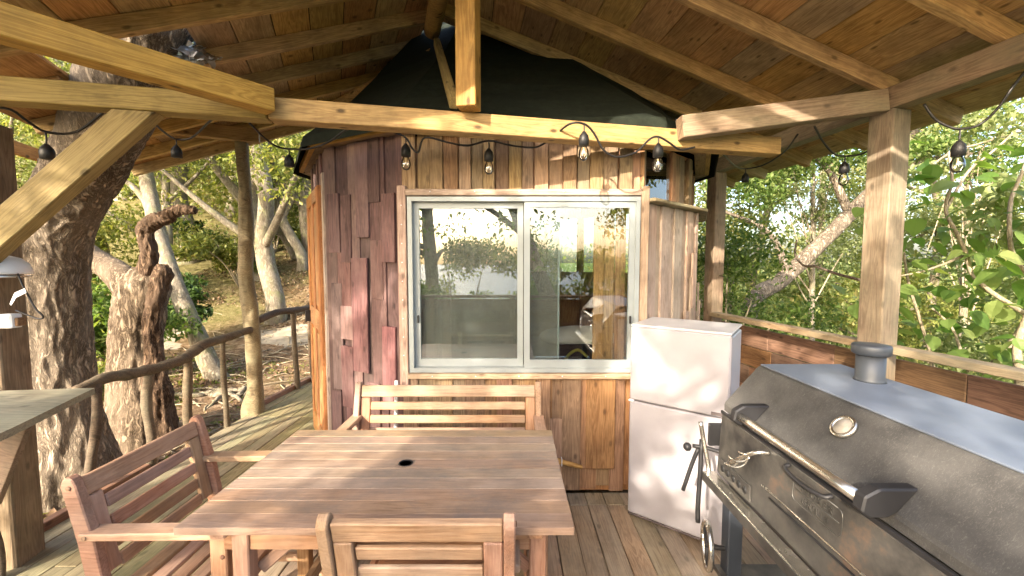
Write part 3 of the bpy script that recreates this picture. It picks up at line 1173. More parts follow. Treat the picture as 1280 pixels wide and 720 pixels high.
    beam('trim', (x0 - .035, y0 - .04, .72), (x0 - .035, y0 - .04, 2.035), .05, .055, M_TRIM, H, up=(1, 0, 0))
    beam('trim', (x1 + .03, y0 - .04, .80), (x1 + .03, y0 - .04, 2.03), .05, .05, M_TRIM, H, up=(1, 0, 0))
    beam('trim', (x0 - .008, y0 - .045, 1.992), (x1 + .004, y0 - .045, 1.992), .05, .04, M_TRIM, H)
    beam('sill', (x0 - .008, y0 - .045, .812), (x1 + .004, y0 - .045, .812), .06, .035, M_TRIM, H)
    for k in range(9):
        lathe('screw', [(.004, 0), (.004, .003)], M_WHITE, H, Matrix.Translation((x0 - .035, y0 - .0655, .95 + k * .12)) @ Matrix.Rotation(PI / 2, 4, 'X'), 8)
    for k in range(5):
        lathe('screw', [(.004, 0), (.004, .003)], M_WHITE, H, Matrix.Translation((x0 + .15 + k * .28, y0 - .071, 1.995)) @ Matrix.Rotation(PI / 2, 4, 'X'), 8)
        lathe('screw', [(.004, 0), (.004, .003)], M_WHITE, H, Matrix.Translation((x0 + .15 + k * .28, y0 - .076, .815)) @ Matrix.Rotation(PI / 2, 4, 'X'), 8)
    # interior timber posts seen through the glass
    box('interior_post', (-.56, 2.80, 1.17), (.085, .06, 2.3), M_INT, H, grain='Z')
    box('interior_post', (-.465, 2.84, 1.17), (.06, .05, 2.3), M_INT, H, grain='Z')
    for k in range(3):
        box('interior_board', (.60 + k * .075, 2.78 + .012 * (k % 2), 1.0), (.072, .02, 1.98), M_INT, H, grain='Z')
    # peg with a white band on the wall under the window
    pg = tube('wall_peg', [W(694, 575, 2.55), W(712, 580, 2.52), W(728, 584, 2.50)], [.018, .016, .012], M_BEAM, H, 10, 3)
    link('band', box_mesh(.006, .034, .05, .002), M_WHITE, pg, Matrix.Translation(W(702, 577, 2.535)))
    return H


build_hut()
# things inside the hut
bed = thing('bed', 'low bed with dark grey blanket inside the hut behind the window', 'bed', (.1, 3.5, .03))
box('mattress', (.15, 3.75, .64), (1.7, 1.25, .2), M_CLOTHG, bed, .03)
box('base', (.15, 3.75, .33), (1.66, 1.2, .42), M_INT, bed)
for x in (-.62, .92):
    for y in (3.2, 4.3):
        box('leg', (x, y, .075), (.08, .08, .09), M_INT, bed, grain='Z')
def soft(name, c, r, mat, label, cat, sq=2.6, rz=0):
    bm = bmesh.new()
    bmesh.ops.create_uvsphere(bm, u_segments=28, v_segments=16, radius=1)
    for v in bm.verts:
        x, y, z = v.co
        ln = (abs(x) ** sq + abs(y) ** sq) ** (1 / sq)
        l2 = math.hypot(x, y)
        k = l2 / ln if ln > 1e-6 else 1
        e = min(1, abs(ln))
        v.co = Vector((x * k * r[0], y * k * r[1], z * r[2] * (1 - .15 * e))) + Vector((0, 0, .012 * noise.noise((x * 2, y * 2, z * 2))))
    me = bpy.data.meshes.new(name)
    bm.to_mesh(me)
    bm.free()
    return tag(link(name, me, mat, None, Matrix.Translation(Vector(c)) @ Matrix.Rotation(rz, 4, 'Z'), smooth=True), label, cat)
soft('pillow', (.58, 3.50, .895), (.34, .2, .10), M_CLOTHW, 'plump white pillow lying inside the hut behind the right pane', 'pillow', 3.4, .1)
bag = thing('duffel_bag', 'black and yellow bag below the white pillow inside the hut', 'bag', (.50, 3.0, .74))
tube('bag_body', [(.28, 3.22, .80), (.34, 3.22, .80), (.62, 3.24, .80), (.70, 3.24, .80)], [.05, .085, .085, .05], M_CLOTHD, bag, 16, 4)
tube('strap', [(.40, 3.12, .73), (.44, 3.10, .82), (.52, 3.12, .86), (.6, 3.14, .80)], [.012] * 4, M_CLOTHY, bag, 8, 4)
# pale pole leaning on the wall behind the bench
tag(tube('leaning_pole', [(-.735, 2.50, .80), (-.745, 2.48, .4), (-.775, 2.44, .0)], [.011, .012, .012], M_WHITE, None, 10, 4), 'thin pale pole leaning on the wall behind the long bench', 'pole')

# ------------------------------------------------------------------ teak furniture
def build_table():
    x0, x1, y0, y1, zt = -1.06, .195, 1.20, 1.935, .72
    t = thing('dining_table', 'slatted reddish wooden table with a parasol hole in the middle', 'table', ((x0 + x1) / 2, (y0 + y1) / 2, 0))
    n = 10
    p = (y1 - y0) / n
    hx, hy, hr = -.44, y0 + p * 5.5, .022
    for k in range(n):
        yc = y0 + p * (k + .5)
        zz = zt - .0125 + random.uniform(-.001, .001)
        if k != 5:
            box('slat', ((x0 + x1) / 2, yc, zz), (x1 - x0 + random.uniform(-.003, .003), p - .003, .025), M_TABLE, t, .0012, jit=.0004)
            continue
        # slat with a round hole: two solid ends and a bored middle, one connected mesh
        bm = bmesh.new()
        seg = 32
        hw = p / 2 - .0015
        loops = []
        for z in (-.0125, .0125):
            outer, inner = [], []
            for a in range(seg):
                th = 2 * PI * a / seg
                c, s_ = math.cos(th), math.sin(th)
                m = max(abs(c) / hw, abs(s_) / hw)
                outer.append(bm.verts.new((c / m, s_ / m, z)))
                inner.append(bm.verts.new((hr * c, hr * s_, z)))
            loops.append((outer, inner))
        (ob, ib), (ot, it) = loops
        for a in range(seg):
            b2 = (a + 1) % seg
            bm.faces.new((ot[a], ot[b2], it[b2], it[a]))
            bm.faces.new((ob[b2], ob[a], ib[a], ib[b2]))
            bm.faces.new((it[a], it[b2], ib[b2], ib[a]))
            bm.faces.new((ob[a], ob[b2], ot[b2], ot[a]))
        bmesh.ops.recalc_face_normals(bm, faces=bm.faces)
        me = bpy.data.meshes.new('slat')
        bm.to_mesh(me)
        bm.free()
        link('slat', me, M_TABLE, t, Matrix.Translation((hx, yc, zz)))
        for a, b2 in ((x0, hx - hw), (hx + hw, x1)):
            box('slat', ((a + b2) / 2, yc, zz), (b2 - a - .0006, p - .003, .025), M_TABLE, t, .0005)
    lathe('hole_rim', [(.027, 0), (.030, .0025), (.025, .0028), (.0245, 0)], M_RUB, t, Matrix.Translation((hx, hy, zt + .0006)), 24)
    for x in (x0 + .12, x1 - .12, (x0 + x1) / 2 - .13, (x0 + x1) / 2 + .13):
        box('batten', (x, (y0 + y1) / 2, zt - .039), (.05, y1 - y0 - .04, .026), M_FURN, t, grain='Y')
    for y in (y0 + .07, y1 - .07):
        box('apron', ((x0 + x1) / 2, y, zt - .085), (x1 - x0 - .22, .022, .062), M_FURN, t)
    for x in (x0 + .17, x1 - .11):
        for y in (y0 + .075, y1 - .075):
            box('leg', (x, y, .333), (.055, .05, .665), M_FURN, t, grain='Z')
            dx = .13 if x < -.4 else -.13
            beam('brace', (x + dx * .2, y + (.04 if y < 1.5 else -.04), .50), (x + dx * 1.6, y + (.04 if y < 1.5 else -.04), .665), .02, .04, M_FURN, t)
        box('stretcher', (x, (y0 + y1) / 2, .16), (.03, y1 - y0 - .2, .05), M_FURN, t, grain='Y')
    return t


build_table()


def build_seat(name, label, cat, Wd, group=None):
    """seat facing +Y, origin on the floor below the middle of the seat front-to-back"""
    r = thing(name, label, cat, (0, 0, 0), group)
    # stiles: profile in local X=depth, Z=height -> prism extrudes along Y, so turn it to lie across the seat
    def stile(x):
        prof = [(-.205, 0), (-.145, 0), (-.155, .40), (-.185, .60), (-.235, .795), (-.245, .818), (-.262, .828), (-.280, .818), (-.288, .795), (-.245, .60), (-.213, .40)]
        M = Matrix.Translation((x, 0, 0)) @ Matrix.Rotation(PI / 2, 4, 'Z')
        prism('stile', prof, .034, M_FURN, r, M, .004)
    hw = Wd / 2
    for s in (-1, 1):
        stile(s * (hw - .017))
    # back frame plane: from (y -.185, z .42) up to (y -.262, z .80)
    def bp(z):
        return -.187 - (z - .42) * (.262 - .187) / .37 if z < .60 else -.214 - (z - .60) * .25
    def back_bar(nm, z0, z1, x0, x1, t=.022):
        zc = (z0 + z1) / 2
        y = bp(zc)
        th = math.atan2(.25 if zc > .6 else .2, 1)
        me = box_mesh(x1 - x0, t, z1 - z0, .004)
        link(nm, me, M_FURN, r, Matrix.Translation(((x0 + x1) / 2, y, zc)) @ Matrix.Rotation(th, 4, 'X'))
    inx = hw - .036
    back_bar('top_rail', .738, .806, -inx, inx, .026)
    for s in (-1, 1):
        a = Vector((s * (inx - .029), bp(.455) - .001, .455))
        b = Vector((s * (inx - .029), bp(.735) - .002, .735))
        beam('back_upright', a, b, .056, .024, M_FURN, r, up=(0, 1, 0))
    for z in (.665, .59, .515, .445):
        back_bar('back_slat', z, z + .047, -inx + .060, inx - .060, .016)
    # arms, front legs
    for s in (-1, 1):
        x = s * (hw - .022)
        prof = [(-.225, .612), (-.225, .638), (.27, .645), (.292, .640), (.298, .628), (.292, .617)]
        M = Matrix.Translation((x + s * .006, 0, 0)) @ Matrix.Rotation(PI / 2, 4, 'Z')
        prism('armrest', prof, .062, M_FURN, r, M, .004)
        for py_, pz in ((-.256, .79), (-.20, .626), (.25, .55)):
            lathe('plug', [(.008, 0), (.008, .003), (.004, .004)], M_RAILB, r, Matrix.Translation((s * (hw + .0002 + (.014 if pz == .626 else 0)), py_, pz)) @ Matrix.Rotation(s * PI / 2, 4, 'Y'), 10)
        box('front_leg', (x, .235, .306), (.045, .058, .612), M_FURN, r, grain='Z')
        box('side_rail', (x, .035, .36), (.024, .355, .06), M_FURN, r, grain='Y')
        box('stretcher', (x, .035, .13), (.022, .36, .04), M_FURN, r, grain='Y')
    box('seat_rail', (0, .235, .365), (Wd - .095, .024, .06), M_FURN, r)
    box('seat_rail', (0, -.165, .365), (Wd - .075, .024, .06), M_FURN, r)
    for k in range(6):
        y = -.125 + k * .071
        box('seat_slat', (0, y, .402 - .004 * math.sin(PI * k / 5)), (Wd - .095, .058, .018), M_FURN, r, .004)
    return r


GR = 'slatted wooden seats around the table'
chair = build_seat('garden_armchair', 'wooden armchair facing across the table, its back to the branch railing', 'armchair', .57, GR)
chair.matrix_basis = Matrix.Translation((-1.235, 1.585, 0)) @ Matrix.Rotation(-PI / 2, 4, 'Z')
ch2 = copy_tree(chair)
ch2['label'] = 'wooden armchair tucked against the long table edge opposite the window'
ch2.matrix_basis = Matrix.Translation((-.275, 1.375, 0)) @ Matrix.Rotation(.0, 4, 'Z')
bench = build_seat('garden_bench', 'long wooden bench with slatted back standing below the hut window', 'bench', 1.12, GR)
bench.matrix_basis = Matrix.Translation((-.385, 2.125, 0)) @ Matrix.Rotation(PI, 4, 'Z')

# ------------------------------------------------------------------ fridge
def build_fridge():
    a = Vector((.705, 2.35, 0))
    b = Vector((1.13, 2.035, 0))
    d = (b - a).normalized()
    n = Vector((-d.y, d.x, 0))
    w, dep, hh = (b - a).length, .40, 1.185
    c = (a + b) / 2
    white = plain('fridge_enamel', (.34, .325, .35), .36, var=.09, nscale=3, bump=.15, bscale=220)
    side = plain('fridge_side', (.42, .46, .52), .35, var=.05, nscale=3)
    gap = plain('fridge_gasket', (.10, .08, .08), .7)
    F = thing('fridge', 'pale two-door fridge standing between the hut and the black grill', 'fridge', c)
    R = Matrix((d, n, Vector((0, 0, 1)))).transposed().to_4x4()
    def part(nm, lx, ly, lz, x, y, z, mt, bev=.006):
        return link(nm, box_mesh(lx, ly, lz, bev), mt, F, Matrix.Translation(c + d * x + n * y + Vector((0, 0, z))) @ R)
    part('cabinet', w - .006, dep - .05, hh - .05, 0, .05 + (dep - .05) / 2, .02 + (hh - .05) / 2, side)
    part('gasket', w - .03, .012, hh - .09, 0, .044, .02 + hh / 2, gap)
    lo = part('door', w, .042, .69, 0, .017, .035 + .345, white, .009)
    hi = part('door', w, .042, .438, 0, .017, .733 + .219, white, .009)
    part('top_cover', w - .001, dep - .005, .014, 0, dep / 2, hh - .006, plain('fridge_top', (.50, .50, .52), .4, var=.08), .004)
    part('front_trim', w - .002, .03, .012, 0, .017, .026, gap, .003)
    for dr, z in ((lo, .69), (hi, .755)):
        g = link('grip', box_mesh(.07, .006, .018, .003), gap, dr, Matrix.Translation(c + d * (w / 2 - .05) + n * -.003 + Vector((0, 0, z - .005))) @ R)
    hg = part('hinge', .03, .02, .012, -w / 2 + .012, .0, .729, M_WHITE, .002)
    for x in (-.18, .18):
        for y in (.07, .32):
            part('foot', .04, .04, .022, x, y, .011, M_RUB, .004)


build_fridge()

# ------------------------------------------------------------------ charcoal smoker grill
def build_grill():
    G = thing('smoker_grill', 'big black steel smoker grill with chimney beside the fridge', 'grill', (1.12, 1.0, 0))
    m = NT('grill_black_steel')
    co = m.n('ShaderNodeTexCoord').outputs['Object']
    n1 = m.noise(co, 5, 6, .65)
    scr = m.noise(m.mapping(co, (30, 120, 60)), 2.0, 4, .7, 2.0)
    c = m.mix(m.ramp(n1, [(.35, 0.0), (.7, 1.0)]), (.030, .030, .031), (.095, .092, .088))
    c = m.mix(m.math('MULTIPLY', m.ramp(scr, [(.52, 0.0), (.72, 1.0)]), .5), c, (.20, .195, .18))
    m.l(c, m.b.inputs['Base Color'])
    m.b.inputs['Metallic'].default_value = .0
    m.l(m.math('ADD', m.math('MULTIPLY', n1, .25), .36), m.b.inputs['Roughness'])
    m.bump(scr, .08, .002)
    BL = m.m
    # rusty warmer steel of the fire box front
    m = NT('grill_front_steel')
    co = m.n('ShaderNodeTexCoord').outputs['Object']
    n1 = m.noise(co, 7, 6, .7)
    c = m.ramp(n1, [(.34, (.03, .03, .031)), (.58, (.09, .085, .078)), (.72, (.17, .115, .085))])
    m.l(c, m.b.inputs['Base Color'])
    m.b.inputs['Metallic'].default_value = .3
    m.l(m.math('ADD', m.math('MULTIPLY', n1, .3), .22), m.b.inputs['Roughness'])
    m.bump(m.noise(co, 90, 3), .06, .002)
    FR = m.m
    BLUE = plain('grill_top_sky_tint', (.155, .185, .235), .5, .1, var=.1, nscale=9, bump=.1, bscale=200)  # sky reflection on the lid top, put into its colour
    CH = plain('chimney_grey', (.075, .085, .10), .45, .3)
    STEEL = plain('brushed_steel', (.62, .60, .55), .25, .95, var=.12, nscale=14)
    DARK = plain('dark_iron', (.03, .03, .033), .5, .4)
    ya, yb = .42, 1.545
    yc, ly = (ya + yb) / 2, yb - ya
    MT = Matrix.Translation((0, yc, 0))
    # lid: hollow-looking hexagonal profile in XZ, extruded along Y
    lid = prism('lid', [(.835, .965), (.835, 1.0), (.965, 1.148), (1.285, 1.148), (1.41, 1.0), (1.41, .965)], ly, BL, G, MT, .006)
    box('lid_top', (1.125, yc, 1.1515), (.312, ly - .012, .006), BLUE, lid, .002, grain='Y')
    # body below, tapering to the ash tray
    body = prism('body', [(.825, .958), (1.42, .958), (1.42, .78), (1.34, .64), (.88, .64), (.812, .725)], ly - .01, FR, G, MT, .005)
    beam('front_ledge', (.785, ya, .715), (.785, yb, .715), .05, .014, STEEL, body)
    box('ledge_lip', (.762, yc, .702), (.006, ly, .035), FR, body, .001, grain='Y')
    # seam strip under the lid
    box('lid_rim', (.829, yc, .962), (.008, ly + .004, .012), DARK, lid, .001, grain='Y')
    # handle
    by0, by1 = .865, 1.345
    tube('handle_bar', [(.785, by0, 1.02), (.785, (by0 + by1) / 2, 1.02), (.785, by1, 1.02)], .0145, STEEL, lid, 18, 3)
    for y in (by0 - .012, by1 + .012):
        prism('handle_bracket', [(.762, 1.005), (.768, 1.04), (.80, 1.058), (.888, 1.058), (.872, 1.04), (.841, 1.004), (.82, .992), (.78, .992)], .03, DARK, lid, Matrix.Translation((0, y, 0)), .004)
    # dial thermometer on the sloping lid face
    sl = Vector((.13, 0, .148)).normalized()
    nn = Vector((-.148, 0, .13)).normalized()
    tp = Vector((.835, 0, 1.0)) + sl * .125
    R = Matrix((sl.cross(Vector((0, 0, 0))) if False else Vector((0, 1, 0)), nn.cross(Vector((0, 1, 0))), nn)).transposed().to_4x4()
    th = lathe('thermometer', [(.034, 0), (.036, .006), (.033, .011), (.026, .011), (.025, .007)], STEEL, lid, Matrix.Translation(tp + Vector((0, 1.075, 0)) + nn * .001) @ R, 32)
    lathe('dial', [(.0245, 0), (.0245, .002), (.001, .0021)], plain('dial_face', (.42, .38, .32), .4, var=.2, nscale=40), th, Matrix.Translation(tp + Vector((0, 1.075, 0)) + nn * .0085) @ R, 24)
    # chimney
    ch = lathe('chimney', [(.044, 0), (.0415, .006), (.0395, .012), (.0395, .088)], CH, lid, Matrix.Translation((1.20, 1.32, 1.1545)), 32)
    lathe('chimney_cap', [(.046, 0), (.052, .004), (.053, .028), (.050, .033), (.02, .035)], CH, ch, Matrix.Translation((1.20, 1.32, 1.2435)), 32)
    # front panel slopes slightly: points on it at height z
    def fp(y, z, o=0.0):
        x = .825 - (.958 - z) / (.958 - .755) * .013
        return Vector((x - o, y, z))
    # slotted draught plate
    pl = box('draught_plate', fp(1.41, .765, .004), (.006, .20, .055), FR, body, .001, grain='Y')
    for k in range(5):
        lathe('draught_hole', [(.013, 0), (.013, .002)], M_RUB, pl, Matrix.Translation(fp(1.338 + k * .036, .765, .0075)) @ Matrix.Rotation(-PI / 2, 4, 'Y'), 14)
    # recessed long grip under the bar
    tube('grip_loop', [fp(1.15, .952, .002), fp(1.14, .945, .02), fp(1.07, .938, .024), fp(1.0, .945, .02), fp(.99, .952, .002)], .006, DARK, body, 8, 4)
    # rolled edges across the panel
    for z, y0, y1 in ((.825, .5, 1.26), (.805, .5, 1.22)):
        tube('panel_rib', [fp(y0, z, .001), fp((y0 + y1) / 2, z, .001), fp(y1, z, .001)], .0035, STEEL if z > .81 else DARK, body, 6, 2)
    # coil-spring handles
    def spring_handle(y, z):
        r0 = tube('coil_handle', [fp(y, z, .0), fp(y + .005, z, .03), fp(y + .03, z - .02, .045), fp(y + .135, z - .105, .05)], .007, STEEL, body, 10, 4)
        a, b = fp(y + .034, z - .022, .046), fp(y + .138, z - .107, .05)
        ax = (b - a).normalized()
        u = ax.orthogonal().normalized()
        v2 = ax.cross(u)
        for j in range(3):
            pts = []
            for k in range(9):
                t = k / 8
                rr = .008 + .015 * math.sin(PI * t)
                an = 2 * PI * (j / 3 + t * .7)
                pts.append(a.lerp(b, t) + (u * math.cos(an) + v2 * math.sin(an)) * rr)
            tube('coil_wire', pts, .0032, STEEL, r0, 6, 2)
    spring_handle(1.245, .94)
    spring_handle(.66, .93)
    # embossed maker's plate: rounded outline and two lines of letters
    def outline(nm, y0, y1, z0, z1, r, rad):
        pts = []
        for cy, cz, a0 in ((y0 + r, z1 - r, 90), (y0 + r, z0 + r, 180), (y1 - r, z0 + r, 270), (y1 - r, z1 - r, 0)):
            for k in range(5):
                a = math.radians(a0 + k * 22.5)
                pts.append(fp(cy + r * math.cos(a), cz + r * math.sin(a), .0008))
        pts.append(pts[0])
        return tube(nm, pts, rad, STEEL_D, body, 6, 1)
    STEEL_D = plain('embossed_edge', (.13, .128, .12), .4, .7, var=.3)
    outline('emblem_border', .955, 1.128, .862, .932, .016, .0016)
    tube('emblem_line', [fp(.963, .897, .0008), fp(1.04, .897, .0008), fp(1.12, .897, .0008)], .0012, STEEL_D, body, 6, 1)
    for txt, z in (('SMOKER', .904), ('GRILLS', .871)):
        cu = bpy.data.curves.new('lettering', 'FONT')
        cu.body = txt
        cu.size = .026
        cu.extrude = .0012
        cu.align_x = 'CENTER'
        cu.space_character = 1.25
        tmp = bpy.data.objects.new('lettering', cu)
        COL.objects.link(tmp)
        bpy.context.view_layer.update()
        me = bpy.data.meshes.new_from_object(tmp.evaluated_get(bpy.context.evaluated_depsgraph_get()))
        COL.objects.unlink(tmp)
        bpy.data.objects.remove(tmp)
        # text X runs towards -Y (readable from the front), text Y is up
        RT = Matrix((Vector((0, -1, 0)), Vector((0, 0, 1)), Vector((-1, 0, 0)))).transposed().to_4x4()
        link('lettering', me, STEEL_D, body, Matrix.Translation(fp(1.042, z, .0015)) @ RT)
    # legs, lower shelf
    for x in (.86, 1.36):
        for y in (ya + .05, yb - .045):
            box('leg', (x, y, .335), (.055, .055, .67), plain('leg_slate', (.035, .042, .055), .5, .2) if (x, y) == (.86, ya + .05) else bpy.data.materials['leg_slate'], G, .004, grain='Z')
    box('lower_shelf', (1.11, yc, .33), (.60, ly - .02, .02), FR, G, .002, grain='Y')
    # crank lever and wheel on the end facing the fridge
    e = yb + .03
    cr = tube('crank_axle', [(.83, yb - .01, .80), (.79, e, .80), (.74, e + .02, .80)], .008, DARK, G, 10, 3)
    lathe('crank_knob', [(.010, 0), (.016, .006), (.017, .018), (.010, .026)], DARK, cr, Matrix.Translation((.728, e + .012, .80)) @ Matrix.Rotation(-PI / 2, 4, 'Y'), 16)
    box('bracket_plate', (.815, yb + .012, .865), (.06, .014, .09), DARK, G, .002)
    tube('lever_bar', [(.765, e + .01, .905), (.773, e, .84), (.782, e - .02, .76), (.79, e - .03, .69)], .0085, STEEL, G, 10, 4)
    tube('lever_rod', [(.765, e + .02, .79), (.745, e + .03, .72), (.715, e + .04, .60)], .008, DARK, G, 10, 3)
    tube('lever_rod', [(.772, e + .01, .83), (.765, e, .70), (.755, e - .01, .56), (.752, e - .02, .50)], .009, DARK, G, 10, 3)
    wh = []
    for k in range(25):
        a = 2 * PI * k / 24
        wh.append(Vector((.775 + .035 * math.cos(a) * .6, e - .055 + .075 * math.cos(a), .43 + .085 * math.sin(a))))
    w = tube('hand_wheel', wh, .011, STEEL, G, 10, 1)
    for k in range(3):
        a = 2 * PI * k / 3 + .4
        q = Vector((.775 + .021 * math.cos(a), e - .055 + .075 * math.cos(a), .43 + .085 * math.sin(a)))
        tube('spoke', [(.775, e - .055, .43), (Vector((.775, e - .055, .43)) + q) / 2, q], .006, DARK, w, 8, 1)
    tube('wheel_axle', [(.775, e - .055, .43), (.81, e - .07, .43), (.86, yb - .045, .43)], .009, DARK, w, 8, 2)


build_grill()

# ------------------------------------------------------------------ string lights
def build_lights():
    s = thing('string_light', 'black festoon cable with hanging bulbs looped along the roof beams', 'string lights', (0, 2.2, 2.3))
    M_BULB = glass('bulb_glass', .12, (.97, .93, .85))
    M_FIL = plain('bulb_core', (.75, .62, .40), .4)
    def cab(pts):
        tube('cable', [W(*p) for p in pts], .006, M_WIRE, s, 7, 5)
    cab([(-60, 140, 1.9), (5, 135, 1.9), (35, 152, 1.95), (58, 165, 2.0), (95, 165, 2.05), (130, 140, 2.05), (150, 128, 2.0)])
    cab([(190, 152, 2.2), (205, 165, 2.35), (220, 174, 2.5), (240, 172, 2.5), (262, 152, 2.35), (275, 146, 2.25)])
    cab([(312, 154, 2.2), (330, 172, 2.35), (346, 183, 2.5), (361, 186, 2.55), (385, 186, 2.55), (410, 178, 2.5), (430, 164, 2.4), (445, 158, 2.35)])
    cab([(490, 164, 2.42), (507, 172, 2.45), (515, 185, 2.46), (523, 190, 2.46), (531, 172, 2.45), (560, 178, 2.46), (585, 182, 2.47), (611, 176, 2.47), (640, 182, 2.47), (670, 184, 2.44), (690, 172, 2.36), (712, 155, 2.22), (730, 155, 2.22), (742, 166, 2.24), (755, 188, 2.26), (772, 196, 2.27), (795, 190, 2.28), (812, 174, 2.28), (823, 171, 2.28), (836, 178, 2.29), (850, 187, 2.31), (868, 184, 2.33)])
    cab([(890, 178, 2.5), (897, 186, 2.55), (908, 197, 2.7), (920, 208, 3.1), (932, 211, 3.4), (955, 206, 3.2), (980, 190, 2.9), (997, 168, 2.6)])
    cab([(1018, 158, 2.45), (1028, 176, 2.55), (1042, 192, 2.62), (1056, 195, 2.66), (1075, 193, 2.64), (1088, 187, 2.56)])
    cab([(1155, 130, 2.06), (1168, 148, 2.04), (1185, 158, 2.02), (1200, 161, 2.0), (1222, 157, 1.98), (1245, 138, 1.95), (1265, 110, 1.92), (1290, 78, 1.9)])
    spots = [(57, 165, 2.0, 0), (220, 174, 2.5, 0), (361, 186, 2.55, 0), (507, 172, 2.45, 1), (611, 178, 2.47, 1), (730, 156, 2.22, 1), (823, 171, 2.28, 1), (932, 211, 3.4, 0), (1056, 195, 2.66, 1), (1200, 161, 2.0, 1)]
    for px, py, Y, bulb in spots:
        p = W(px, py, Y)
        dz = .06 if px in (57, 1200) else .04
        tube('drop_wire', [p, p + Vector((.002, 0, -dz / 2)), p + Vector((0, 0, -dz))], .004, M_WIRE, s, 7, 2)
        sk = lathe('socket', [(.018, -.072), (.027, -.070), (.0285, -.038), (.024, -.018), (.014, -.005), (.008, .004)], M_RUB, s, Matrix.Translation(p + Vector((0, 0, -dz))), 18)
        if bulb:
            bo = lathe('bulb', [(.001, -.082), (.015, -.078), (.025, -.065), (.029, -.046), (.026, -.026), (.018, -.009), (.016, 0)], M_BULB, sk, Matrix.Translation(p + Vector((0, 0, -dz - .071))), 18)
            lathe('filament', [(.002, -.04), (.005, -.036), (.004, -.012), (.002, -.008)], M_FIL, sk, Matrix.Translation(p + Vector((0, 0, -dz - .072))), 8)


build_lights()

# ------------------------------------------------------------------ shelf and lamp at the left post
def build_shelf():
    s = thing('wall_shelf', 'weathered corner shelf with a slanted plywood bracket beside the left post', 'shelf', (-2.3, 1.7, .9))
    top = [(-2.05, 1.93), (-2.52, 1.88), (-2.60, 1.0), (-1.72, 1.0), (-1.86, 1.45)]
    v = [(x + 2.2, y - 1.5, z) for z in (0, .03) for x, y in top]
    n = 5
    me = mesh('shelf_top', v, [tuple(range(n)), tuple(range(n, 2 * n))[::-1]] + [(i + 1 if i < n - 1 else 0, i, n + i, n + (i + 1) % n) for i in range(n)])
    link('shelf_top', me, M_SHELF, s, Matrix.Translation((-2.2, 1.5, .905)) @ Matrix.Rotation(0, 4, 'Z'))
    M = Matrix.Translation((-2.13, 1.72, .0)) @ Matrix.Rotation(2.85, 4, 'Z')
    prism('bracket', [(-.06, .90), (.36, .90), (.36, .38), (.28, .42)], .022, M_RAILP, s, M, .002)
    box('support_post', (-2.535, 1.85, .45), (.07, .05, .91), M_RAILB, s, grain='Z')
    tube('dead_vine', [(-2.22, 1.62, .70), (-2.20, 1.62, .5), (-2.19, 1.64, .3), (-2.24, 1.66, .02)], [.012, .012, .011, .009], M_BRANCH, s, 8, 5)
    L = thing('wall_lamp', 'white dome lamp with sensor box and cable fixed to the left post', 'lamp', (-2.5, 1.86, 1.5))
    c = W(-2, 340, 1.86)
    lathe('lamp_shade', [(.105, -.0), (.107, .012), (.098, .045), (.07, .075), (.03, .088)], M_WHITE, L, Matrix.Translation(c + Vector((.0, 0, -.01))), 28)
    lathe('lamp_base', [(.095, -.006), (.106, .003)], M_FLASH, L, Matrix.Translation(c + Vector((0, 0, -.02))), 28)
    box('sensor_box', W(12, 401, 1.86), (.07, .05, .065), M_WHITE, L, .006)
    box('sensor_clip', W(24, 402, 1.87), (.03, .04, .04), M_RAILB, L, .004)
    tube('cable', [W(22, 342, 1.84), W(30, 360, 1.84), W(44, 385, 1.85), W(54, 396, 1.86), (W(46, 398, 1.87)), W(20, 388, 1.88)], .004, M_WIRE, L, 8, 5)
    # cable label tag
    link('cable_tag', mesh('cable_tag', [W(12, 380, 1.83), W(18, 366, 1.83), W(31, 360, 1.82), W(33, 366, 1.82), W(20, 372, 1.825), (W(14, 382, 1.83))], [(0, 1, 4, 5), (1, 2, 3, 4)]), M_WHITE, L)


build_shelf()

# ------------------------------------------------------------------ vegetation
def leaf_arrays(C, size, up=.5, aspect=.5, droop=.15):
    """two folded triangles for every centre in C"""
    n = len(C)
    d = rng.normal(size=(n, 3))
    d[:, 2] -= droop * 2
    d /= np.linalg.norm(d, axis=1)[:, None]
    nn = rng.normal(size=(n, 3))
    nn[:, 2] = np.abs(nn[:, 2]) + up * 2
    nn -= d * np.sum(nn * d, axis=1)[:, None]
    nn /= np.linalg.norm(nn, axis=1)[:, None]
    s = np.cross(d, nn)
    L = size * rng.uniform(.65, 1.3, n)[:, None]
    b = C - d * L * .5
    t = C + d * L * .5 - nn * L * .12
    m = C - d * L * .05
    l = m + s * L * aspect * .5 + nn * L * .1
    r = m - s * L * aspect * .5 + nn * L * .1
    V = np.stack([b, l, t, r], 1).reshape(-1, 3)
    i = np.arange(n)[:, None] * 4
    F = np.concatenate([i + [0, 1, 2], i + [0, 2, 3]], 1).reshape(-1, 3)
    return V, F


def np_mesh(name, V, F):
    me = bpy.data.meshes.new(name)
    me.vertices.add(len(V))
    me.vertices.foreach_set('co', V.astype(np.float32).ravel())
    me.loops.add(F.size)
    me.loops.foreach_set('vertex_index', F.astype(np.int32).ravel())
    me.polygons.add(len(F))
    k = F.shape[1]
    me.polygons.foreach_set('loop_start', np.arange(0, F.size, k, dtype=np.int32))
    me.polygons.foreach_set('loop_total', np.full(len(F), k, dtype=np.int32))
    me.update(calc_edges=True)
    return me


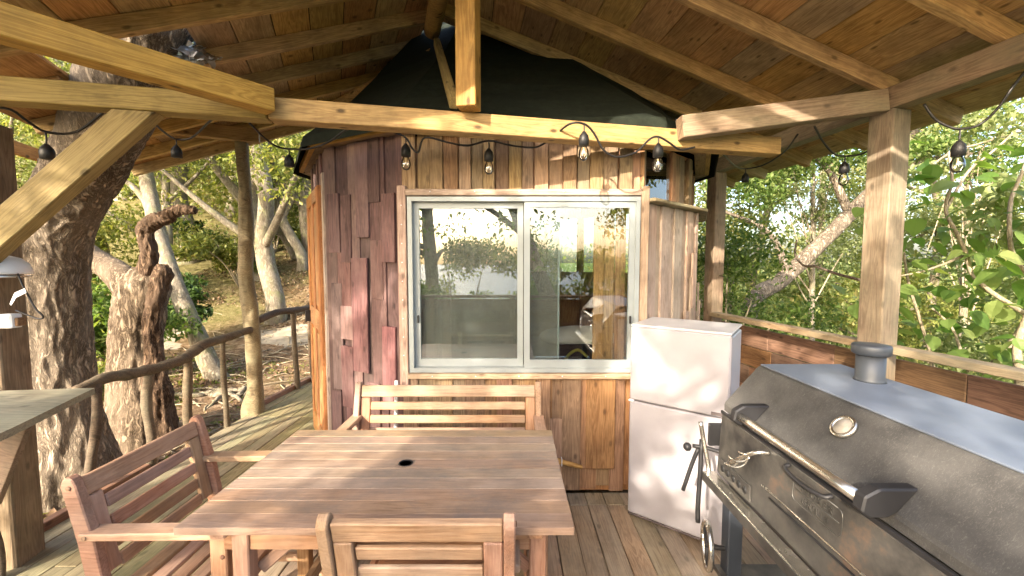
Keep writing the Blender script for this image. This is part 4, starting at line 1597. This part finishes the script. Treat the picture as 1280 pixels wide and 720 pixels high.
def foliage(name, clumps, n, size, mat, parent, up=.5, aspect=.5, kind='stuff'):
    """clumps: list of (centre, radius); leaves fall on and in the clumps"""
    ws = np.array([c[1] ** 2 for c in clumps])
    ws = ws / ws.sum()
    ks = rng.choice(len(clumps), n, p=ws)
    cc = np.array([tuple(c[0]) for c in clumps])[ks]
    rr = np.array([c[1] for c in clumps])[ks]
    d = rng.normal(size=(n, 3))
    d /= np.linalg.norm(d, axis=1)[:, None]
    rad = rng.uniform(0.15, 1, n) ** .6
    C = cc + d * (rr * rad)[:, None] * np.array([1, 1, .62])
    V, F = leaf_arrays(C, size, up, aspect)
    return link(name, np_mesh(name, V, F), mat, parent, None, kind)


LF_Y = leaf('leaf_yellow_green', (.13, .17, .04), (.28, .31, .09), (.40, .35, .16), .5)
LF_G = leaf('leaf_mid_green', (.06, .12, .025), (.17, .25, .065), (.26, .30, .11), .5)
LF_D = leaf('leaf_dark_green', (.02, .05, .012), (.065, .12, .03), None, .35)
LF_B = leaf('leaf_broad', (.10, .20, .04), (.24, .35, .10), (.34, .40, .15), .6, .4)
LF_P = leaf('leaf_pale_green', (.17, .22, .08), (.30, .35, .16), (.40, .41, .24), .5)
LF_L = leaf('leaf_litter_brown', (.10, .055, .03), (.30, .20, .12), (.45, .36, .26), .1, .8)


def trunk_disp(depth, f=13.0, fz=3.2, big=.10):
    def fn(p, r, t, a):
        n1 = 1 - abs(noise.noise((p.x * f, p.y * f, p.z * fz))) * 2
        n2 = noise.noise((p.x * f * 2.6, p.y * f * 2.6, p.z * fz * 3))
        n3 = noise.noise((p.x * 2.2, p.y * 2.2, p.z * 1.1))
        return depth * (n1 * .8 + n2 * .45) + r * big * n3
    return fn


def branch_clumps(P, spread, n, r):
    out = []
    for _ in range(n):
        p = random.choice(P)
        out.append((Vector(p) + Vector((random.gauss(0, spread), random.gauss(0, spread), random.gauss(0, spread * .5))), r * random.uniform(.6, 1.3)))
    return out


def tree(name, label, trunk, rad, limbs, crown, mat, lmat, nleaf, lsize, group=None, seg=14, depth=.012, clump=(.55, 26, .5), aspect=.5):
    """trunk: points; limbs: list of (points, radii); crown: anchor points for leaf clumps"""
    t = thing(name, label, 'tree', trunk[0], group)
    tube('trunk', trunk, rad, mat, t, seg, 8, trunk_disp(depth))
    for pts, rr in limbs:
        tube('limb', pts, rr, mat, t, max(6, seg // 2), 5, trunk_disp(depth * .4))
    if crown:
        foliage('crown', branch_clumps(crown, *clump), nleaf, lsize, lmat, t, aspect=aspect)
    return t


# the big furrowed tree that grows through the roof
bt = thing('furrowed_tree', 'massive furrowed brown tree trunk growing up through the deck roof', 'tree', (-3.6, 3.15, -.5))
def flare(p, r, t, a):
    return trunk_disp(.020, 15.0, 2.8, .07)(p, r, t, a) + (.10 * max(0, .22 - t) / .22 * (1 + .7 * math.sin(a * 5 + 1)))
tube('trunk', [(-3.50, 3.20, -.6), (-3.53, 3.15, -.2), (-3.55, 3.10, .5), (-3.52, 3.06, 1.2), (-3.38, 3.00, 1.8), (-2.92, 2.86, 2.35), (-2.42, 2.66, 2.88), (-1.9, 2.5, 3.7), (-1.5, 2.6, 4.8)],
     [.27, .22, .195, .187, .187, .205, .22, .21, .18], M_BARK, bt, 170, 34, flare)
for pts, rr in (([(-1.75, 2.5, 4.1), (-1.2, 3.2, 5.0), (-.4, 4.0, 5.9)], [.14, .1, .05]), ([(-1.6, 2.55, 4.5), (-2.4, 1.9, 5.3), (-3.4, 1.4, 6.2)], [.13, .09, .04]), ([(-1.5, 2.6, 4.8), (-1.4, 2.4, 5.6), (-1.1, 2.2, 6.6)], [.18, .12, .05])):
    tube('limb', pts, rr, M_BARK, bt, 12, 6)
foliage('crown', branch_clumps([(-.4, 4.0, 6.0), (-3.3, 1.6, 6.3), (-1.1, 2.3, 6.7), (-1.8, 3.2, 6.2)], .9, 30, .6), 6000, .13, LF_G, bt)

# the gnarled broken tree
gt = thing('gnarled_tree', 'gnarled broken tree with a dark hollow and a twisted dead snag on top', 'tree', (-3.9, 4.05, -.4))
def gn(p, r, t, a):
    base = trunk_disp(.024, 14.0, 2.4, .30)(p, r, t, a)
    return base + (.10 * max(0, .25 - t) / .25)
Yg = 4.1
tube('trunk', [W(172, 560, Yg), W(170, 520, Yg), W(166, 470, Yg), W(169, 420, Yg), W(175, 385, Yg), W(183, 355, Yg), W(186, 338, Yg)], [.27, .23, .205, .195, .21, .20, .12], M_BARKG, gt, 100, 24, gn)
tube('hollow', [W(208, 545, Yg - .14), W(199, 495, Yg - .16), W(193, 450, Yg - .15), W(190, 405, Yg - .14), W(196, 370, Yg - .12), W(203, 342, Yg - .07), W(202, 332, Yg - .05)], [.09, .09, .06, .055, .07, .08, .04], M_DEADW, gt, 60, 22, trunk_disp(.026, 19, 4, .45))
tube('limb', [W(178, 378, Yg), W(152, 348, Yg + .05), W(128, 330, Yg + .1), W(96, 308, Yg + .15), (W(60, 290, Yg + .2))], [.15, .125, .105, .09, .08], M_BARKG, gt, 30, 12, trunk_disp(.012, 12, 3, .15))
sn = tube('snag', [W(183, 345, Yg - .05), W(187, 318, Yg - .05), W(184, 300, Yg - .06), W(182, 287, Yg - .08), W(193, 277, Yg - .1), W(207, 272, Yg - .12), W(219, 264, Yg - .13), W(232, 262, Yg - .13), W(245, 263, Yg - .12)],
          [.085, .07, .06, .062, .068, .06, .045, .036, .026], M_DEADW, gt, 44, 18, trunk_disp(.017, 26, 8, .4))
tube('snag_stub', [W(184, 290, Yg - .08), W(178, 283, Yg - .1), W(176, 278, Yg - .1)], [.04, .035, .03], M_DEADW, gt, 12, 5)

# pale leaning trunk behind it
def gz(p, dz=-.25):
    p = Vector(p)
    p.z = ground_h(p.x, p.y) + dz
    return p
a = W(283, 498, 6.1)
tree('leaning_tree', 'slender pale trunk leaning behind the gnarled broken tree', [gz(a), W(262, 455, 6.15), W(238, 400, 6.2), W(215, 345, 6.3), W(196, 285, 6.5), W(183, 220, 6.8), W(175, 150, 7.1), W(170, 60, 7.4)],
     [.17, .13, .115, .11, .105, .10, .085, .07], [([W(190, 262, 6.6), W(168, 235, 6.6), W(140, 215, 6.5)], [.06, .045, .02]), ([W(180, 205, 6.8), W(215, 170, 7.0), W(250, 140, 7.2)], [.06, .045, .02])],
     [W(170, 100, 7.4), W(130, 190, 6.6), W(250, 135, 7.2), W(210, 90, 7.5)], M_BARKP, LF_Y, 6000, .08, seg=18, clump=(.55, 24, .42))

# woodland trees on the slope, each with its own outline
TG = 'trees on the wooded slope'
def wood_tree(label, px, py, Y, lean, r, height, crown_n, lmat=LF_Y, mat=M_BARKP, fork=True, lsize=.105):
    crown_n = int(crown_n * 1.8)
    b = gz(W(px, py, Y), -.25)
    top = b + Vector((lean, random.uniform(-.3, .3), height))
    mid = [b + (top - b) * t + Vector((random.uniform(-.12, .12) * height / 4, random.uniform(-.1, .1), 0)) for t in (.12, .3, .5, .75)]
    limbs = []
    cr = [top]
    for k in range(4):
        s = mid[1 + k % 3]
        dv = Vector((random.choice((-1, 1)) * random.uniform(.5, 1.4), random.uniform(-.9, .6), random.uniform(.6, 1.6))) * height / 4.5
        e = s + dv
        limbs.append(([s, s + dv * .5 + Vector((0, 0, -.08)), e], [r * .5, r * .36, r * .13]))
        cr.append(e)
    return tree('woodland_tree', label, [b] + mid + [top], [r * 1.35, r, r * .92, r * .8, r * .6, r * .3], limbs, cr, mat, lmat, crown_n, lsize, TG, 14, .012, (height * .16, 22, height * .13))


wood_tree('pale trunk with a low side limb rising just beyond the log post', 345, 392, 9.0, -.35, .19, 6.2, 3600, LF_Y)
wood_tree('twin-stemmed pale tree at the top of the bare slope near the hut door', 388, 322, 12.0, -.1, .20, 6.0, 3200, LF_G)
wood_tree('slim twin stem leaning away beside the hut door', 377, 330, 11.6, -1.1, .13, 5.5, 2200, LF_Y)
wood_tree('thick pale trunk standing behind the log post', 322, 335, 11.0, .15, .26, 7.0, 3600, LF_Y)
wood_tree('greyish trunk in the shade between the snag and the log post', 236, 350, 11.5, -.5, .24, 7.0, 4200, LF_Y)
wood_tree('slim trunk among yellow leaves behind the twisted snag', 205, 372, 9.5, .5, .10, 5.0, 3000, LF_Y)
wood_tree('trunk half hidden by shrubs behind the furrowed tree', 128, 380, 10.0, .6, .17, 6.0, 4200, LF_P)
wood_tree('slender tree left of the furrowed trunk beyond the post', 12, 400, 8.0, -.2, .14, 5.5, 4200, LF_Y)
wood_tree('tall tree in a thicket high on the wooded slope', 290, 300, 15.0, .3, .2, 8.0, 4200, LF_G, lsize=.13)
wood_tree('tall pale-leaved tree far back on the wooded slope', 160, 330, 15.5, 0, .22, 8.0, 4600, LF_Y, lsize=.13)
tube_pts = [gz(W(368, 306, 12.4), -.05), W(352, 292, 11.8), W(338, 276, 11.2)]
fl = thing('fallen_trunk', 'bare trunk slanting across the slope behind the log post', 'trunk', tube_pts[0])
tube('log', [gz(W(372, 312, 12.2), -.02), W(358, 297, 12.0), W(338, 280, 11.6), gz(W(330, 272, 11.4), 1.3)], [.16, .15, .13, .1], M_BARKP, fl, 12, 6, trunk_disp(.01))

# understorey shrubs
def shrub(label, px, py, Y, h, w, n, lmat, lsize=.09, group='shrubs under the trees', stems=6, zoff=0):
    b = gz(W(px, py, Y), zoff)
    t = thing('shrub', label, 'shrub', b, group)
    tips = []
    for k in range(stems):
        an = random.uniform(0, 2 * PI)
        e = b + Vector((math.cos(an) * w * random.uniform(.2, .8), math.sin(an) * w * random.uniform(.2, .8), h * random.uniform(.5, 1)))
        tube('stem', [b + Vector((0, 0, -.05)), b.lerp(e, .5) + Vector((0, 0, .08 * h)), e], [.022, .015, .006], M_TWIG, t, 6, 4)
        tips += [e, b.lerp(e, .6)]
    foliage('foliage', branch_clumps(tips, w * .28, 16, h * .22), n, lsize, lmat, t)
    return t


shrub('dark glossy shrub at the foot of the gnarled tree beside the path', 244, 415, 7.6, 1.25, .6, 2600, LF_D, .10)
shrub('mid green shrub filling the gap between furrowed tree and gnarled tree', 138, 500, 5.6, 1.55, .6, 3000, LF_G, .10)
shrub('bright sunlit shrub on the slope behind the slender leaning trunk', 300, 372, 10.4, 1.6, 1.2, 3400, LF_Y, .12)
shrub('leafy shrub low behind the handrail by the furrowed tree', 140, 545, 4.9, .8, .5, 1500, LF_Y, .07)
shrub('green shrub beyond the lamp and left post', 14, 470, 5.2, 1.7, .8, 3000, LF_G, .10)
shrub('round shrub under the greyish trunk in the shade', 262, 352, 11.6, 1.2, 1.0, 2600, LF_D, .12)
shrub('small fresh shrub under the thick pale trunk', 345, 335, 12.5, 1.3, 1.2, 2600, LF_Y, .12)
shrub('yellowish shrub left of the gnarled tree, up the bank', 118, 400, 8.6, 1.8, 1.1, 3600, LF_Y, .12)


def woodland(name, n, lmat, size, sampler):
    C = np.array([sampler() for _ in range(n)])
    V, F = leaf_arrays(C, size, .4, .6)
    return link(name, np_mesh(name, V, F), lmat, None, None, 'stuff')


def cluster_sampler(x0, x1, y0, y1, hz, nc, r, zmin=0.0):
    cs = []
    for _ in range(nc):
        x, y = random.uniform(x0, x1), random.uniform(y0, y1)
        cs.append((x, y, ground_h(x, y) + zmin + random.uniform(0, 1) ** .8 * hz, r * random.uniform(.6, 1.4)))
    def f():
        c = random.choice(cs)
        k = c[3]
        return (c[0] + random.gauss(0, k), c[1] + random.gauss(0, k), c[2] + random.gauss(0, k * .45))
    return f


woodland('far_woodland', 70000, LF_Y, .19, cluster_sampler(-24, -2.0, 14, 26, 8.5, 210, .9))
woodland('far_thicket', 18000, LF_P, .17, cluster_sampler(-22, -4, 13, 24, 5.0, 60, .8))
# ground litter on the slope, twigs
def litter(name, n, lmat, size, x0, x1, y0, y1):
    C = []
    for _ in range(n):
        x, y = random.uniform(x0, x1), random.uniform(y0, y1)
        C.append((x, y, ground_h(x, y) + .012))
    V, F = leaf_arrays(np.array(C), size, 3.0, .55, 0)
    return link(name, np_mesh(name, V, F), lmat, None, None, 'stuff')
litter('leaf_litter', 16000, LF_L, .075, -8.5, -2.8, 2.5, 13.5)
litter('ground_cover', 7000, LF_Y, .07, -9, -3.0, 1.5, 7.0)
V2, F2 = [], []
for k in range(170):
    x, y = random.uniform(-6.5, -2.95), random.uniform(3.6, 9.5)
    an = random.uniform(0, PI)
    L = random.uniform(.2, .8)
    p0 = Vector((x, y, ground_h(x, y) + .02))
    x2, y2 = x + math.cos(an) * L, y + math.sin(an) * L
    p2 = Vector((x2, y2, ground_h(x2, y2) + .02))
    pm = (p0 + p2) / 2 + Vector((random.uniform(-.06, .06), random.uniform(-.06, .06), .03))
    v, f = tube_geo([p0, pm, p2], [.011, .009, .005], 5, 3)
    o = len(V2)
    V2 += v
    F2 += [tuple(i + o for i in q) for q in f]
link('fallen_twigs', mesh('fallen_twigs', V2, F2), M_TWIG, None, None, 'stuff', True)
rt = thing('surface_roots', 'pale exposed roots spreading over the bank below the handrail', 'roots', gz(W(262, 520, 5.4)))
for k in range(9):
    b = gz(W(250 + k * 6, 505 + random.uniform(-8, 14), 5.4), .03)
    e = b + Vector((random.uniform(-.9, .9), random.uniform(-.6, .3), 0))
    e.z = ground_h(e.x, e.y)
    m_ = (b + e) / 2 + Vector((random.uniform(-.1, .1), .05, .06))
    tube('root', [b, m_, e], [.028, .022, .01], M_BARKP, rt, 8, 5, trunk_disp(.004, 20, 20))

# ------------------------------------------------------------------ right-hand side vegetation
def broad_leaf_mesh(k):
    random.seed(40 + k)
    v, f = [], []
    prof = [(0, .0), (.08, .20), (.25, .36), (.45, .39), (.65, .31), (.85, .15), (1.0, 0)]
    for x, w in prof:
        z = -.18 * x * x * (1 + .3 * k)
        v.append((x, 0, z))
        v.append((x, w * random.uniform(.92, 1.08), z + w * .22 + random.uniform(-.02, .02)))
        v.append((x, -w * random.uniform(.92, 1.08), z + w * .22 + random.uniform(-.02, .02)))
    for i in range(len(prof) - 1):
        a, b = i * 3, (i + 1) * 3
        f.append((a, b, b + 1, a + 1))
        f.append((b, a, a + 2, b + 2))
    return mesh('leaf', v, f)


BLM = [broad_leaf_mesh(k) for k in range(3)]
for m_ in BLM:
    m_.materials.append(LF_B)
random.seed(21)
rs = thing('broadleaf_shrub', 'big-leaved shrub with bare winding branches pressing against the open side rail', 'shrub', (3.5, 2.6, -.7))
stems = [
    [(1290, 400, 2.9), (1268, 430, 2.9), (1240, 462, 2.95), (1225, 500, 3.0), (1215, 560, 3.0)],
    [(1290, 398, 2.7), (1262, 380, 2.75), (1235, 362, 2.8), (1215, 342, 2.85), (1208, 318, 2.9), (1195, 290, 2.9), (1182, 262, 2.9), (1190, 225, 2.9), (1186, 190, 2.95)],
    [(1290, 350, 2.6), (1268, 322, 2.6), (1262, 290, 2.6), (1264, 250, 2.65), (1278, 215, 2.65), (1290, 180, 2.65)],
    [(1152, 520, 3.3), (1165, 460, 3.3), (1150, 400, 3.35), (1135, 350, 3.4), (1128, 300, 3.4)],
    [(1208, 318, 2.9), (1180, 330, 3.0), (1150, 340, 3.1), (1125, 345, 3.2)],
    [(1182, 262, 2.9), (1210, 215, 3.0), (1240, 190, 3.1), (1285, 150, 3.2)],
    [(1160, 210, 3.3), (1190, 190, 3.3), (1230, 178, 3.3), (1290, 160, 3.3)],
    [(1225, 500, 3.0), (1205, 450, 3.1), (1190, 410, 3.2), (1165, 385, 3.3)],
    [(1285, 560, 2.6), (1275, 470, 2.6), (1272, 430, 2.65), (1290, 380, 2.65)],
]
SR = [.042, .016, .014, .014, .009, .01, .008, .012, .03]
anch = []
for pts, r in zip(stems, SR):
    P3 = [W(*p) for p in pts]
    tube('branch', P3, [r * (1 - .5 * i / (len(P3) - 1)) for i in range(len(P3))], M_TWIG, rs, 8, 6, trunk_disp(.002, 30, 12, .1))
    cp, _ = catmull(P3, [1] * len(P3), 5)
    anch += cp[3:]
nl = 0
for k in range(250):
    p = random.choice(anch) + Vector((random.gauss(0, .20), random.gauss(0, .22), random.gauss(0, .20)))
    if p.x < 2.55 + max(0, 2.0 - p.y) or p.z < .2:
        p.x = 2.62 + random.uniform(0, .5)
    if p.z > 2.55 - .1 * (p.x - 2.5):
        p.z = random.uniform(1.0, 2.3)
    lf = bpy.data.objects.new('leaf', BLM[k % 3])
    COL.objects.link(lf)
    s = random.uniform(.08, .165)
    lf.matrix_basis = Matrix.Translation(p) @ Matrix.Rotation(random.uniform(0, 2 * PI), 4, 'Z') @ Matrix.Rotation(random.gauss(.35, .4), 4, 'Y') @ Matrix.Rotation(random.gauss(0, .4), 4, 'X') @ Matrix.Scale(s, 4)
    lf.parent = rs
    lf.matrix_parent_inverse = rs.matrix_basis.inverted()

foliage('foliage', [(random.choice(anch) + Vector((random.uniform(.1, .7), random.gauss(.1, .3), random.gauss(0, .25))), .22) for _ in range(40)], 4200, .065, LF_P, rs)
# leaning trunk and fine-leaved trees behind the rail
def gzr(px, py, Y, dz=-.3):
    return gz(W(px, py, Y), dz)
tree('leaning_oak', 'mossy trunk leaning to the right beyond the back corner of the side rail', [gzr(915, 420, 5.6), W(938, 385, 5.7), W(975, 352, 5.8), W(1015, 315, 5.9), W(1062, 268, 6.0), W(1110, 215, 6.2), W(1150, 150, 6.4)],
     [.15, .11, .10, .095, .09, .08, .06], [([W(985, 342, 5.8), W(960, 290, 5.8), W(900, 262, 5.7)], [.05, .035, .015]), ([W(1062, 268, 6.0), W(1030, 205, 6.0), W(985, 185, 6.0)], [.06, .04, .015]), ([W(1100, 225, 6.2), W(1160, 200, 6.3), W(1230, 190, 6.3)], [.06, .04, .015])],
     [W(900, 250, 5.7), W(985, 190, 6.0), W(940, 205, 5.9), W(1200, 190, 6.3), W(1140, 160, 6.4), W(1040, 190, 6.0)], M_BARK, LF_G, 11000, .07, seg=18, clump=(.42, 46, .36))
tr = thing('curving_branch', 'thin dark bare branch arching across the gap between the rail posts', 'branch', W(960, 330, 3.9))
tube('branch', [W(1075, 350, 3.3), W(1045, 342, 3.5), W(1020, 333, 3.6), W(1005, 332, 3.7), (W(994, 318, 3.75)), W(996, 300, 3.75)], [.013, .012, .012, .011, .009, .005], M_BRANCH, tr, 8, 5)
for k, (px, py, Y, h, w, n, mt, ls, lab) in enumerate([
        (905, 440, 4.9, 2.3, .75, 5200, LF_G, .06, 'dense fine-leaved bush behind the back rail post'),
        (955, 470, 5.2, 1.7, .8, 4200, LF_G, .06, 'low dense bush just beyond the fridge-side rail'),
        (1040, 480, 6.0, 1.2, .9, 3600, LF_P, .07, 'pale sunlit bush below the leaning mossy trunk'),
        (1010, 520, 4.2, .95, .5, 2200, LF_G, .06, 'small bush pressed against the boards beyond the rail'),
        (1100, 520, 4.6, 1.2, .7, 3000, LF_P, .07, 'pale bush behind the thick rail post'),
        (1200, 540, 4.4, 1.3, .8, 3200, LF_G, .07, 'bush under the big-leaved shrub behind the chimney'),
        (1290, 560, 3.9, 1.1, .7, 2400, LF_G, .07, 'bush at the foot of the thick tan shrub stem'),
        (870, 380, 7.2, 3.2, 1.0, 5200, LF_Y, .08, 'tall bush glimpsed between the hut and the back rail post'),
        (1080, 440, 9.5, 1.6, 1.6, 4200, LF_Y, .10, 'broad yellow-green bush on the far bank'),
        (1230, 460, 9.0, 1.8, 1.6, 4200, LF_Y, .10, 'yellow-green bush far behind the big-leaved shrub')]):
    shrub(lab, px, py, Y, h, w, n, mt, ls, 'bushes beyond the side rail', 7, -.1)
woodland('far_bank_scrub', 40000, LF_Y, .17, cluster_sampler(4.5, 34, 8.5, 26, 2.9, 300, .8))
woodland('far_scrub', 16000, LF_P, .2, cluster_sampler(6, 40, 10, 30, 4.2, 130, .9))
def bare_twigs(label, px0, px1, Y, n):
    t = thing('bare_tree', label, 'tree', gz(W((px0 + px1) / 2, 420, Y), -.2))
    b = Vector(t.matrix_basis.translation)
    top = W((px0 + px1) / 2, 170, Y)
    tube('trunk', [b, b.lerp(top, .5), top], [.06, .045, .02], M_BARKP, t, 8, 5)
    for k in range(n):
        s = b.lerp(top, random.uniform(.35, .95))
        e = W(random.uniform(px0, px1), random.uniform(150, 350), Y + random.uniform(-.5, .5))
        m2 = s.lerp(e, .5) + Vector((0, 0, random.uniform(-.1, .2)))
        tube('limb', [s, m2, e], [.016, .010, .003], M_TWIG, t, 5, 4)
    foliage('crown', [(W(random.uniform(px0, px1), random.uniform(170, 330), Y), .28) for _ in range(30)], 2600, .07, LF_P, t)
bare_twigs('thin twiggy tree with sparse leaves against the sky between the posts', 960, 1075, 7.0, 26)
bare_twigs('thin twiggy tree with sparse leaves behind the big-leaved shrub', 1130, 1290, 6.2, 22)

RG = 'trees filling the bank beyond the side rail'
def bank_tree(label, px, Y, h, n, lmat, lsize):
    b = gz(W(px, 430, Y), -.2)
    top = b + Vector((random.uniform(-.6, .6), random.uniform(-.4, .4), h))
    m1 = b.lerp(top, .3) + Vector((random.uniform(-.25, .25), 0, 0))
    m2 = b.lerp(top, .65) + Vector((random.uniform(-.3, .3), 0, 0))
    limbs, cr = [], []
    for k in range(8):
        s = b.lerp(top, random.uniform(.2, .95))
        an = random.uniform(0, 2 * PI)
        sp = random.uniform(.8, 1.7)
        e = s + Vector((math.cos(an) * sp, math.sin(an) * sp, random.uniform(.0, .9)))
        limbs.append(([s, s.lerp(e, .5) + Vector((0, 0, .12)), e], [.045, .03, .008]))
        cr += [e, s.lerp(e, .6)]
    return tree('bank_tree', label, [b, m1, m2, top], [.12, .09, .07, .03], limbs, cr, M_BARKP, lmat, n, lsize, RG, 10, .008, (.55, 60, .48))
bank_tree('pale green tree just right of the hut wall, beyond the back post', 868, 8.0, 6.800000000000001, 11050, LF_P, .085)
bank_tree('light green tree behind the leaning mossy trunk', 940, 9.5, 7.199999999999999, 12750, LF_P, .09)
bank_tree('yellow-green tree in the middle of the gap between the rail posts', 1010, 10.5, 7.0, 12750, LF_Y, .095)
bank_tree('pale tree half hidden by the thick rail post', 1090, 9.0, 6.6, 11900, LF_P, .085)
bank_tree('yellow-green tree behind the upper leaves of the big-leaved shrub', 1180, 8.5, 6.6, 12750, LF_Y, .085)
bank_tree('light green tree far to the side of the big-leaved shrub', 1275, 8.0, 6.800000000000001, 11900, LF_P, .085)

# ------------------------------------------------------------------ trees on the seaward side behind the viewer (they dapple the sun and mirror in the glass)
SG = 'trees on the seaward side of the deck'
def sea_tree(label, x, y, h, r, lean, n, lmat, crown_z, spread):
    b = Vector((x, y, ground_h(x, y) - .2))
    top = b + Vector((lean[0], lean[1], h))
    m1 = b.lerp(top, .35) + Vector((random.uniform(-.2, .2), 0, 0))
    m2 = b.lerp(top, .7) + Vector((random.uniform(-.2, .2), 0, 0))
    limbs, cr = [], []
    for k in range(7):
        s = b.lerp(top, random.uniform(.45, .95))
        an = 2 * PI * k / 7 + random.uniform(-.3, .3)
        e = s + Vector((math.cos(an) * spread, math.sin(an) * spread, random.uniform(.2, 1.0)))
        limbs.append(([s, s.lerp(e, .5) + Vector((0, 0, .1)), e], [r * .45, r * .3, r * .08]))
        cr += [e, s.lerp(e, .65)]
    return tree('seaside_tree', label, [b, m1, m2, top], [r * 1.2, r, r * .8, r * .35], limbs, cr, M_BARK, lmat, n, .14, SG, 14, .012, (spread * .35, 40, .5))
sea_tree('leaning dark tree mirrored in the hut window', 1.6, -3.6, 5.0, .17, (-2.2, -.6), 900, LF_G, 3, 1.5)
tall = sea_tree('tall leafy tree shading the deck from the low sun', -4.0, -4.7, 6.8, .20, (.2, .1), 700, LF_G, 4, 2.2)
cl = []  # unseen leaf clumps placed along sun rays to shape the dapple on the deck
for k in range(66):
    tgt = Vector((random.uniform(-2.3, 2.5), random.uniform(.6, 2.7), random.uniform(.1, 2.4)))
    if tgt.x > .5 and tgt.y < 1.75 and k % 5:
        tgt.y, tgt.x = random.uniform(1.8, 2.7), random.uniform(.0, 1.6)
    cl.append((tgt + sd * random.uniform(7.6, 9.4), random.uniform(.24, .40)))
for k in range(9):
    e = Vector(cl[k * 7][0])
    s0 = Vector((-3.95, -4.65, e.z - random.uniform(.3, .9)))
    tube('limb', [s0, s0.lerp(e, .5) + Vector((0, 0, .12)), e], [.05, .035, .012], M_BARK, tall, 8, 4)
foliage('crown', cl, 5600, .13, LF_G, tall)
sea_tree('upright tree beside the shading tree on the seaward side', -2.2, -5.6, 6.6, .18, (.1, -.1), 1500, LF_G, 4, 1.9)
sea_tree('slim tree standing apart near the seaward edge', 3.6, -5.2, 5.0, .10, (.3, 0), 1800, LF_Y, 3, 1.3)
sea_tree('bushy tree furthest along the seaward bank', -5.9, -3.5, 6.6, .20, (.1, .2), 4200, LF_Y, 4, 2.0)
for k, (x, y) in enumerate(((-3.6, -5.0), (-1.4, -5.2), (.5, -5.4), (2.3, -5.0), (4.3, -5.0))):
    b = Vector((x, y, ground_h(x, y)))
    t = thing('seaside_bush', ['rounded bush below the shading tree', 'low bush on the seaward bank below the deck front', 'wide bush below the leaning dark tree', 'bush under the slim tree by the sea', 'outermost bush on the seaward bank'][k], 'bush', b, 'bushes on the seaward bank')
    tips = []
    for j in range(6):
        e = b + Vector((random.uniform(-1, 1), random.uniform(-.7, .7), random.uniform(1.4, 3.0)))
        tube('stem', [b + Vector((0, 0, -.1)), b.lerp(e, .5), e], [.03, .02, .008], M_TWIG, t, 6, 3)
        tips += [e, b.lerp(e, .6)]
    foliage('foliage', branch_clumps(tips, .55, 36, .5), 6500, .12, LF_G, t)
